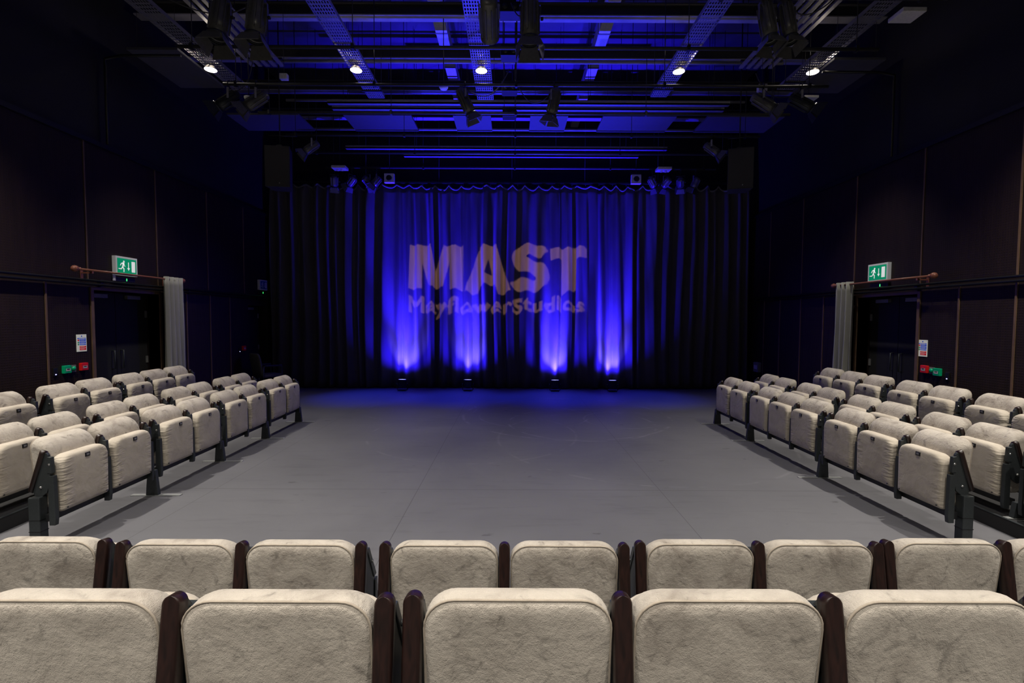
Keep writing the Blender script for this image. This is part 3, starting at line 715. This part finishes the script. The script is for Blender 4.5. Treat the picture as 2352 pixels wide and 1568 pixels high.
# flat square heads catching blue light at the curtain corners
for px, lab in ((897, 'left'), (1455, 'right')):
    x = ax(px, 11.9); r = empty('square_floodlight', (x, 11.9, 5.30)); tag(r, 'square pale floodlight at the %s top corner of the curtain' % lab, 'stage light', 'square floodlights')
    mb = MB(); mb.box((-.12, -.05, -.22), (.12, .05, 0)); b = mb.build('flood_body', M['white'], r, .01)
    mb = MB(); mb.lathe([(.07, .05), (.07, .062), (.05, .062)], 18, Matrix.Translation((.0, 0, -.11)) @ Matrix.Rotation(pi/2, 4, 'X')); mb.build('flood_lens', M['black'], b)
    mb = MB(); mb.tube([(-.13, 0, -.11), (-.13, 0, .04), (.13, 0, .04), (.13, 0, -.11)], .006, 6); mb.tube([(0, 0, .04), (0, 0, 2.9)], .006, 6); mb.build('bracket', M['black'], r)
for px, lab in ((785, 'left'), (1517, 'right')):
    x = ax(px, 11.3); r = empty('twin_eye_light', (x, 11.3, 5.25)); tag(r, 'flat twin-lamp emergency light hanging on the %s below the rig' % lab, 'emergency light', 'twin emergency lights')
    mb = MB(); mb.box((-.16, -.12, -.03), (.16, .12, .03)); mb.build('case', M['white'], r, .01)
    for sx in (-.05, .05):
        mb = MB(); mb.lathe([(.03, -.06), (.03, -.03)], 12, Matrix.Translation((sx, 0, 0))); mb.build('lamp_head', M['white'], r)
    mb = MB(); mb.tube([(0, 0, .03), (0, 0, 2.95)], .004, 5); mb.build('drop_wire', M['black'], r)

# ---------------------------------------------------------------- projector spotlight with a cut gobo
PX, PY_, PZP = ax(1122, Pn[0]), Pn[0], PZ-.25
LP = Vector((PX, PY_, PZP)); YT = YC-.02
ctr = Vector((ax(1145, YT), YT, CH+(733-640)/F*YT))
axis = (ctr-LP).normalized()
pr = empty('stage_spotlight', (PX, PY_, PZ)); tag(pr, 'black profile spotlight at top centre, left one of the pair, projecting the sign', 'stage light', 'theatre spotlights on the rig')
# (housing built along the beam axis)
ROT = axis.to_track_quat('-Z', 'Y').to_matrix().to_4x4()
BT = Matrix.Translation((0, 0, -.25)) @ ROT
mb = MB(); mb.tube([(0, .035, -.01), (0, .045, .03), (0, 0, .05), (0, -.04, .03), (0, -.04, -.03), (0, 0, -.05)], .008, 6); mb.tube([(0, 0, -.03), (0, 0, -.10)], .011, 6); mb.build('hook_clamp', M['black'], pr)
mb = MB(); mb.box((-.125, -.015, -.26), (-.121, .015, -.10)); mb.box((.121, -.015, -.26), (.125, .015, -.10)); mb.box((-.125, -.015, -.10), (.125, .015, -.094)); mb.build('yoke', M['lantern'], pr)
mb = MB(); rings = [(.06, .24), (.09, .22), (.10, .05), (.10, -.20), (.112, -.215), (.112, -.25)]
mb.lathe(rings, 24, BT, True); mb.f.pop(); mb.sm.pop(); bd = mb.build('lamp_housing', M['lantern'], pr)
mb = MB()
for k in range(10): mb.box((.10, -.004, -.19), (.118, .004, .18), BT @ Matrix.Rotation(2*pi*k/10, 4, 'Z'))
mb.build('cooling_fin', M['lantern'], bd)
GD = .14                                               # distance lamp to gobo plate
def gob(px, py):                                       # where a ray to that spot of the curtain crosses the gobo plate
    T = Vector(((px-1176)/F*YT, YT, CH+(733+.0044*(px-1176)-py)/F*YT)); d = T-LP
    q = ROT.to_3x3().inverted() @ d; return (q.x/-q.z*GD, q.y/-q.z*GD)
def C4(pts): return [(900+x/4.9, 540+y/4.9) for x, y in pts]
def dens(pts, cyc=True):
    out = []; n = len(pts)
    for i in range(n):
        a, b = pts[i], pts[(i+1) % n]
        for k in range(3): out.append((a[0]+(b[0]-a[0])*k/3, a[1]+(b[1]-a[1])*k/3))
    return out
def smoothp(pts):                                      # Catmull-Rom through control points
    out = []; n = len(pts)
    for i in range(n):
        p0, p1, p2, p3 = [Vector(pts[(i+j) % n]) for j in (-1, 0, 1, 2)]
        for k in range(4):
            t = k/4; out.append(tuple(.5*((2*p1)+(p2-p0)*t+(2*p0-5*p1+4*p2-p3)*t*t+(3*p1-p0-3*p2+p3)*t**3)))
    return out
Mlet = [(208, 112), (430, 112), (500, 385), (588, 115), (803, 112), (803, 600), (655, 592), (652, 285), (572, 582), (428, 575), (348, 300), (342, 590), (185, 602)]
Alet = [(1005, 112), (1165, 112), (1335, 620), (1195, 672), (1150, 548), (1005, 548), (965, 662), (815, 622)]
Actr = [(1085, 258), (1035, 432), (1128, 432)]
Slet = [(1752, 178), (1690, 132), (1600, 108), (1520, 105), (1440, 122), (1375, 175), (1348, 250), (1365, 325), (1410, 378), (1490, 415), (1580, 440), (1612, 465), (1608, 490), (1560, 506), (1500, 492), (1440, 462),
        (1385, 500), (1328, 548), (1375, 595), (1450, 628), (1540, 637), (1640, 622), (1720, 572), (1762, 500), (1765, 430), (1738, 360), (1680, 315), (1600, 288), (1535, 272), (1512, 248), (1545, 230), (1610, 236), (1672, 265), (1712, 222)]
Tlet = [(1770, 142), (1920, 160), (2060, 134), (2150, 120), (2178, 150), (2178, 245), (2065, 262), (2060, 600), (2035, 620), (1905, 676), (1900, 280), (1778, 275)]
loops = [C4(Mlet), C4(Alet), C4(smoothp(Slet)), C4(Tlet)]; islands = [C4(Actr)]
# second line from the built-in font, thickened
tcv = bpy.data.curves.new('gobo_text', 'FONT'); tcv.body = 'MayflowerStudios'; tcv.offset = .038; tcv.resolution_u = 3; tcv.space_character = 1.08
to = bpy.data.objects.new('gobo_text', tcv); COL.objects.link(to); bpy.context.view_layer.update()
dg = bpy.context.evaluated_depsgraph_get(); tm = bpy.data.meshes.new_from_object(to.evaluated_get(dg)); bm = bmesh.new(); bm.from_mesh(tm)
bmesh.ops.remove_doubles(bm, verts=bm.verts, dist=1e-5)
be = [e for e in bm.edges if len(e.link_faces) == 1]; seen = set(); tl = []
for e0 in be:
    if e0 in seen: continue
    loop = [e0.verts[0]]; v = e0.verts[1]; seen.add(e0)
    while v is not loop[0]:
        loop.append(v); nx = [e for e in v.link_edges if len(e.link_faces) == 1 and e not in seen]
        if not nx: break
        seen.add(nx[0]); v = nx[0].other_vert(v)
    if len(loop) >= 4: tl.append([(q.co.x, q.co.y) for q in loop])
bm.free(); bpy.data.objects.remove(to); bpy.data.curves.remove(tcv); bpy.data.meshes.remove(tm)
minx = min(p_[0] for l in tl for p_ in l); maxx = max(p_[0] for l in tl for p_ in l)
def tmap(x, y):
    u = (x-minx)/(maxx-minx); cx = 190+u*1975
    wave = 14*sin((u*1.5)*2*pi+.6)
    up = 1.0+.06*sin(pi*u*2+1.0)
    return (900+cx/4.9, 540+(858-wave*.3-y*(236 if y > .6 else 214)*(up if y > .6 else 1))/4.9)
tl = [[tmap(*q) for q in l] for l in tl]
rad = .062
outer = [(rad*cos(2*pi*k/32), rad*sin(2*pi*k/32)) for k in range(32)]
polys = [outer]+[[gob(*q) for q in l] for l in loops+islands+tl]
v3 = [[Vector((x, y, 0)) for x, y in pl] for pl in polys]
flat = [q for pl in polys for q in pl]; tris = tessellate_polygon(v3)
print('gobo', len(polys), 'polys', len(tris), 'tris; extent', max(abs(q[0]) for pl in polys[1:] for q in pl), max(abs(q[1]) for pl in polys[1:] for q in pl))
mb = MB(); mb.add([(x, y, -GD) for x, y in flat], [tuple(t) for t in tris], BT); mb.build('gobo_plate', M['blackm'], bd)
mb = MB(); mb.loft([[(r_*cos(2*pi*k/32), r_*sin(2*pi*k/32), z_) for k in range(32)] for r_, z_ in ((.061, -GD), (.0999, -GD))], BT, False, False); mb.build('gate_ring', M['black'], bd)
mb = MB(); mb.box((.0, -.004, .0), (.012, .004, .1), BT @ Matrix.Translation((.10, 0, -.1))); mb.build('focus_knob', M['black'], bd)
light('projector_lamp', 'SPOT', LP, PROJ_W, (1, .53, .32), ctr, .0004, 44, .05)

# ---------------------------------------------------------------- boxes, speakers and small things in the rig
for px, y0_, lab, rz in ((650, 9.75, 'left', R(8)), (1688, 9.75, 'right', R(-16))):
    x = ax(px, 9.75); r = empty('hanging_loudspeaker', (x, 9.75, 4.36), rz); tag(r, 'black loudspeaker cabinet hanging from the rig on the %s side' % lab, 'loudspeaker', 'hanging loudspeakers')
    mb = MB(); mb.prism([(-.235, -.18), (.235, -.18), (.17, .2), (-.17, .2)], 0, .79, 'z'); mb.build('cabinet', M['speaker'], r, .008)
    mb = MB(); mb.box((-.225, -.188, .02), (.225, -.181, .77)); g = mb.build('grille', M['speaker'], r, .002)
    mb = MB(); mb.lathe([(.012, 0), (.012, .003)], 12, Matrix.Translation((.04, -.188, .07)) @ Matrix.Rotation(pi/2, 4, 'X')); mb.build('badge', M['pale'], g)
    mb = MB(); mb.tube([(0, 0, .79), (0, 0, 3.84)], .012, 8); mb.box((-.05, -.05, .79), (.05, .05, .85)); mb.build('mounting_pole', M['black'], r)
    mb = MB(); mb.tube([(-.22, 0, 1.04), (.3, 0, 1.04)], .01, 6); mb.build('cross_bar', M['steel'], r)
for k, (y, z) in enumerate(((6.3, 5.62), (7.3, 5.62), (8.4, 5.62), (9.4, 5.62))):
    r = empty('socket_box', (ax(1168, y), y, z)); tag(r, 'dark multi-socket power box on the centre line of the rig, %s from the camera' % ORD[k], 'power box', 'centre line power boxes')
    mb = MB(); mb.box((-.13, -.10, 0), (.13, .10, .16)); mb.build('box', M['black'], r, .006)
    for q in range(2):
        mb = MB(); mb.lathe([(.035, .10), (.035, .115)], 12, Matrix.Translation((-.06+q*.12, 0, .06)) @ Matrix.Rotation(pi/2, 4, 'X')); mb.build('socket', M['steel'], r)
        mb = MB(); mb.tube([(-.1+q*.2, 0, .16), (-.1+q*.2, 0, 2.58)], .006, 6); mb.build('hanger_rod', M['black'], r)
def white_box(px, py, y, lab, sx, sy, sz):
    x = ax(px, y); z = CH+(733+.0044*(px-1176)-py)/F*y; r = empty('access_point', (x, y, z)); tag(r, lab, 'wireless unit')
    mb = MB(); mb.box((-sx/2, -sy/2, 0), (sx/2, sy/2, sz)); mb.build('case', M['white'], r, .008)
    mb = MB(); mb.tube([(0, 0, sz), (0, 0, (5.97 if y > 8.5 else 5.94 if y < 6.5 else ZC)-z)], .004, 5); mb.build('drop_wire', M['black'], r)
white_box(2054, 60, 6.0, 'flat pale grey box hanging at top right', .28, .24, .05)
white_box(1840, 240, 8.7, 'flat pale box hanging beyond the right grey-lit spotlight', .25, .2, .04)
white_box(1735, 222, 8.0, 'small pale box clamped above the right dark spotlight', .14, .08, .11)
white_box(662, 196, 7.9, 'small pale box hanging in the upper left rig', .12, .08, .09)
for px, py, y, lab in ((582, 238, 8.4, 'left'), (1758, 254, 8.4, 'right'), (1020, 212, 8.2, 'centre')):
    x = ax(px, y); z = CH+(733-py)/F*y; r = empty('smoke_detector', (x, y, z)); tag(r, 'round smoke detector on a rod, %s of the rig' % lab, 'smoke detector', 'smoke detectors')
    mb = MB(); mb.lathe([(.03, -.05), (.055, -.04), (.075, -.01), (.075, .01), (.03, .02)], 20); mb.build('detector_body', M['white'], r)
    if lab != 'centre':
        mb = MB(); mb.lathe([(.006, -.055), (.006, -.049)], 8); mb.build('indicator', M['ledgreen'], r)
    mb = MB(); mb.tube([(0, 0, .02), (0, 0, ZC-z)], .008, 6); mb.build('drop_rod', M['black'], r)
# looping cables
def cable(p0, p1, sag, lab, mid=None):
    p0, p1 = Vector(p0), Vector(p1); pts = []
    for i in range(15):
        t = i/14; q = p0.lerp(p1, t); q.z -= sag*4*t*(1-t); q.y += .05*sin(t*5); pts.append(q)
    o = MB().tube(pts, .007, 6).build('power_cable', M['cable']); tag(o, lab, 'cable', 'looping power cables')
z3 = PZ+.02
cable((ax(604, Pn[0]), Pn[0], PZ-.05), (ax(388, Pn[0]), Pn[0], PZ), .16, 'black cable looping at top left beside the spotlight pair')
cable((ax(592, Pn[2]), Pn[2], PZ+.35), (ax(545, Pn[2]), Pn[2], PZ-.16), .12, 'black cable curling down to the left grey-lit spotlight')
cable((ax(1168, Pn[2]), Pn[2], PZ+.25), (ax(1075, Pn[2]), Pn[2], PZ-.10), .22, 'black cable looping below the centre tray to the left spotlight')
cable((ax(1180, Pn[2]), Pn[2], PZ+.1), (ax(1262, Pn[2]), Pn[2], PZ-.12), .25, 'black cable looping to the spotlight right of centre')
cable((ax(1720, Pn[2]), Pn[2], PZ+.2), (ax(1815, Pn[2]), Pn[2], PZ-.10), .2, 'black cable looping to the right grey-lit spotlight')
cable((ax(1790, Pn[0]), Pn[0], PZ-.05), (ax(1890, Pn[0]), Pn[0], PZ), .14, 'black cable looping at top right beside the spotlight pair')
cable((ax(1213, Pn[0]), Pn[0], PZ+.05), (ax(1170, Pn[0]), Pn[0]+.4, PZ+.15), .18, 'black cable looping between the top centre spotlights')
for s, X in ((-1, WL), (1, WR)):
    y = 7.6 if s < 0 else 8.0
    o = MB().tube([(X-s*.04, y-.0, 4.46), (X-s*.04, y, 5.6), (X-s*.04, y, 5.75), (X-s*.3, y, 5.8), (X-s*1.2, y, 5.8)], .022, 8).build('conduit', M['black'])
    tag(o, 'black conduit climbing the upper %s wall and turning into the rig' % ('left' if s < 0 else 'right'), 'conduit')

# ---------------------------------------------------------------- things on the side walls
def on_wall(s, X, y, z):    # frame with local x along the wall (to the viewer's right when facing it), local y = out of the wall, local z up
    # left wall: out is +X, right-hand is +Y ; right wall: out is -X, right-hand is -Y
    out = Vector((-s, 0, 0)); right = Vector((0, 1, 0)) if s < 0 else Vector((0, -1, 0))
    m = Matrix(((right.x, out.x, 0, X), (right.y, out.y, 0, y), (0, 0, 1, z), (0, 0, 0, 1))); return m
def flip(m): return m
def flat_poly(mb, pts, y, th, T=None):
    mb.prism(pts, y, y+th, 'y', T)
def exit_sign(s, X, y, z, w_, h, label, lit=True):
    r = empty('exit_sign'); r.matrix_world = on_wall(s, X, y, z); tag(r, label, 'exit sign', 'exit signs')
    mb = MB(); mb.box((-w_/2, 0, -h/2), (w_/2, .06, h/2)); b = mb.build('sign_frame', M['signframe' if lit else 'white'], r, .004)
    iw, ih = w_*.87, h*.80
    mb = MB(); mb.box((-iw/2, .0605, -ih/2), (iw/2, .063, ih/2)); mb.build('sign_face', M['signgreen' if lit else 'signspill'], r)
    mb = MB(); S = ih
    def q(*p): return [((u-.5)*iw, (v-.5)*ih) for u, v in p]
    # running figure (head, torso with arms, two legs), arrow, doorway
    flat_poly(mb, [(-iw*.5+iw*.335+ih*.07*cos(a*pi/6), ih*.29+ih*.075*sin(a*pi/6)) for a in range(12)], .063, .0015)
    for P in (q((.27, .74), (.36, .70), (.31, .44), (.235, .42)),                       # torso
              q((.30, .73), (.20, .70), (.13, .53), (.155, .50), (.215, .63), (.29, .66)),   # rear arm
              q((.34, .70), (.37, .55), (.41, .50), (.395, .46), (.34, .52), (.31, .63)),    # front arm
              q((.235, .44), (.18, .33), (.05, .33), (.05, .28), (.20, .26), (.275, .42)),   # rear leg
              q((.27, .45), (.355, .34), (.345, .10), (.305, .10), (.305, .30), (.235, .40)),# front leg
              q((.555, .78), (.595, .78), (.595, .38), (.555, .38)), q((.50, .40), (.65, .40), (.575, .22)),
              q((.74, .86), (.93, .86), (.93, .14), (.74, .14))):
        flat_poly(mb, P, .063, .0015)
    mb.build('pictogram', M['signwhite' if lit else 'white'], r)
    mb = MB(); mb.box((-w_*.45, 0, -h/2-.10), (w_*.45, .03, -h/2-.03)); bb = mb.build('battery_box', M['black'], r, .003)
    mb = MB(); mb.box((.02, .03, -h/2-.085), (.03, .033, -h/2-.045)); mb.build('indicator', M['ledgreen'], bb)
exit_sign(-1, WL, 7.87, 2.615, .44, .30, 'green running man exit sign above the left doorway curtain rod')
exit_sign(1, WR, 8.17, 2.60, .44, .30, 'green running man exit sign above the right doorway curtain rod')
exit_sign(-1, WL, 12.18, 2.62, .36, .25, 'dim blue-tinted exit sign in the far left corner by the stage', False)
def notice(s, X, y, z, label):
    r = empty('fire_notice'); r.matrix_world = on_wall(s, X, y, z); tag(r, label, 'notice', 'fire action notices')
    mb = MB(); mb.box((-.082, 0, -.125), (.082, .006, .125)); mb.build('notice_board', M['noticew'], r, .001)
    def blk(n, m, rows, y_=.0062):
        mb = MB()
        for (a, b, c, d) in rows: mb.box((a, y_, c), (b, y_+.0012, d))
        mb.build(n, M[m], r)
    blk('blue_field', 'noticeb', [(-.068, .068, .058, .076), (-.036, .07, .028, .054), (-.036, .07, -.006, .022), (-.036, .07, -.030, -.014)])
    blk('red_field', 'noticer', [(-.036, .07, -.068, -.044), (-.036, .07, -.104, -.074), (-.066, -.044, .03, .052)])
    blk('green_field', 'noticeg', [(-.066, -.044, -.002, .02), (-.066, -.044, -.03, -.010)])
    mb = MB(); mb.lathe([(.010, 0), (.010, .0015)], 14, Matrix.Translation((0, .006, .100)) @ Matrix.Rotation(-pi/2, 4, 'X')); mb.build('header_symbol', M['noticeb'], r)
    blk('text_lines', 'noticew', [(-.05, .05, .064, .070), (-.025, .05, .046, .048), (-.025, .04, .038, .040), (-.025, .055, .012, .014), (-.025, .045, .004, .006), (-.025, .03, -.022, -.020),
                                  (-.025, .05, -.052, -.050), (-.025, .04, -.060, -.058), (-.025, .045, -.086, -.084), (-.025, .035, -.094, -.092)], .0076)
notice(-1, WL, 7.06, 1.415, 'blue and red fire action notice beside the left doorway')
notice(1, WR, 7.28, 1.38, 'blue and red fire action notice beside the right doorway')
def call_point(s, X, y, z, mat, label, cat='call point'):
    r = empty('call_point'); r.matrix_world = on_wall(s, X, y, z); tag(r, label, cat, 'call points by the doors')
    mb = MB(); mb.box((-.055, 0, -.055), (.055, .045, .055)); b = mb.build('case', M[mat], r, .006)
    mb = MB(); mb.box((-.034, .0452, -.022), (.034, .047, .014)); wn = mb.build('window_plate', M['white'], b)
    mb = MB(); mb.box((-.022, .0471, -.004), (.022, .048, .010)); mb.build('print', M['black'], wn)
def button(s, X, y, z, label):
    r = empty('exit_button'); r.matrix_world = on_wall(s, X, y, z); tag(r, label, 'push button', 'green exit buttons')
    mb = MB(); mb.box((-.045, 0, -.05), (.045, .012, .05)); mb.build('plate', M['grey'], r, .003)
    mb = MB(); mb.lathe([(.030, .012), (.032, .025), (.020, .034)], 16, Matrix.Rotation(-pi/2, 4, 'X') @ Matrix.Translation((0, 0, 0))); mb.build('dome', M['green'], r)
def led(s, X, y, z, label):
    r = empty('door_reader'); r.matrix_world = on_wall(s, X, y, z); tag(r, label, 'card reader', 'card readers')
    mb = MB(); mb.box((-.03, 0, -.02), (.03, .018, .09)); mb.build('case', M['black'], r, .003)
    mb = MB(); mb.box((-.008, .018, -.005), (.008, .020, .005)); mb.build('indicator', M['ledblue'], r)
call_point(-1, WL, 6.79, 1.055, 'green', 'green emergency door release box left of the left doorway')
button(-1, WL, 6.905, 1.055, 'grey plate with green dome button between green and red boxes, left wall')
call_point(-1, WL, 7.06, 1.07, 'red', 'red fire alarm call point beside the left doorway')
led(-1, WL, 6.63, 1.0, 'black card reader with blue light near the green box, left wall')
call_point(1, WR, 7.21, 1.07, 'red', 'red fire alarm call point beside the right doorway')
button(1, WR, 7.10, 1.06, 'grey plate with green dome button between red and green boxes, right wall')
call_point(1, WR, 6.99, 1.05, 'green', 'green emergency door release box right of the right doorway')
led(1, WR, 6.84, .97, 'black card reader with blue light near the green box, right wall')
call_point(-1, WL, 11.3, 1.09, 'red', 'small red call point far down the left wall near the stage')
led(-1, WL, 11.14, 1.02, 'black card reader with blue light far down the left wall')
r = empty('socket_plate'); r.matrix_world = on_wall(1, WR, 12.1, .62); tag(r, 'grey box on the right wall near the stage corner', 'socket box')
mb = MB(); mb.box((-.12, 0, -.12), (.12, .08, .12)); mb.build('case', M['grey'], r, .006); mb = MB(); mb.box((-.08, .08, -.05), (.08, .085, .05)); mb.build('faceplate', M['white'], r, .002)

# curtain rods over the doors with their pulled-back drapes
def rod_and_drape(s, X, y0_, y1_, z, dy0, dy1, side):
    xr = X-s*.16
    r = empty('curtain_rod', (xr, (y0_+y1_)/2, z)); tag(r, 'reddish brown wooden curtain rod with ball ends over the %s doorway' % side, 'curtain rod', 'door curtain rods')
    h = (y1_-y0_)/2
    mb = MB(); mb.tube([(0, -h, 0), (0, h, 0)], .0165, 10); mb.build('rod', M['rodwood'], r)
    for e in (-1, 1):
        T = Matrix.Translation((0, e*h, 0)) @ Matrix.Rotation(-e*pi/2, 4, 'X'); mb = MB()
        mb.lathe([(.017, -.03), (.026, -.02), (.026, -.01), (.016, 0), (.022, .012), (.040, .035), (.046, .06), (.040, .085), (.022, .103), (.004, .108)], 16, T); mb.build('finial', M['rodwood'], r)
        mb = MB(); mb.box((-.012, e*(h-.22)-.012, -.045), (.012, e*(h-.22)+.012, -.014)); mb.box((0, e*(h-.22)-.012, -.045), (s*.16, e*(h-.22)+.012, -.025)); mb.box((s*.15, e*(h-.22)-.02, -.14), (s*.16, e*(h-.22)+.02, .03)); mb.build('bracket', M['rodwood'], r)
    N = 90; NZ = 16; vs_ = []; fs = []
    for j in range(NZ+1):
        v = j/NZ; zz = .03+(z-.0+.045-.03)*v
        for i in range(N+1):
            t = i/N; y = dy0+(dy1-dy0)*t+.02*sin(v*4)*(1-v)
            vs_.append((xr+.075*sin(t*pi*7.0)*(.75+.25*(1-v))+.012*sin(v*9+t*8)*(1-v), y+.018*sin(t*21), zz))
    for j in range(NZ):
        for i in range(N): a = j*(N+1)+i; fs.append((a, a+1, a+N+2, a+N+1))
    mb = MB(); mb.add(vs_, fs, None, True); o = mb.build('door_drape', M['drape']); so = o.modifiers.new('thick', 'SOLIDIFY'); so.thickness = .006
    tag(o, 'grey fabric drape gathered at the stage side of the %s doorway' % side, 'curtain', 'gathered door drapes')
    for k in range(6):
        y = dy0+(dy1-dy0)*(k+.5)/6; T = Matrix.Translation((xr, y, z)) @ Matrix.Rotation(pi/2, 4, 'X'); pts = [(.03*cos(2*pi*q/14), .03*sin(2*pi*q/14), 0) for q in range(15)]
        mb = MB(); mb.tube(pts, .004, 5, T, False); mb.build('eyelet', M['pale'], o)
rod_and_drape(-1, WL, 6.88, 8.98, 2.475, 8.56, 8.98, 'left')
rod_and_drape(1, WR, 7.02, 9.06, 2.44, 8.62, 9.04, 'right')
# tag hanging on the left rod, small white clip
o = MB().box((-6.16, 7.48, 2.36), (-6.15, 7.53, 2.455)).build('paper_tag', M['white']); tag(o, 'small pale tag hanging on the left curtain rod', 'tag')

# lone chair in the far left corner
r = empty('spare_chair', (-5.75, 11.35, 0), R(-35)); tag(r, 'dark grey upholstered chair standing alone in the far left corner', 'chair')
mb = MB(); mb.loft([[(x, -.22-(z-.45)*.18+y, z) for x, y, z in rrect(.44*k, .42+i, .98-i, .10, .04, 0)] if 0 else [(x, -.22-(z-.45)*.18+dy, z) for x, _, z in rrect(.44*k, .44+i, .98-i, .10, .04, 0)] for dy, k, i in ((-.03, .9, .03), (-.015, 1, 0), (.015, 1, 0), (.03, .9, .03))]); mb.build('backrest', M['darkrig'], r)
mb = MB(); mb.loft([[(x, z_, y) for x, y, z_ in [(q[0], lv, q[2]-.25) for q in rrect(.46*k, .02, .48, .06, .06, 0)]] for lv, k in ((.41, .95), (.43, 1), (.47, 1), (.485, .94))]); mb.build('seat', M['darkrig'], r)
for sx in (-1, 1):
    mb = MB(); mb.tube([(sx*.24, .2, 0), (sx*.24, .2, .66), (sx*.24, -.22, .68), (sx*.24, -.25, 0)], .012, 8); mb.build('leg_frame', M['steel'], r)
    mb = MB(); mb.box((sx*.22, -.2, .68), (sx*.27, .2, .705)); mb.build('armrest', M['black'], r, .006)
print('objects', len(bpy.data.objects))
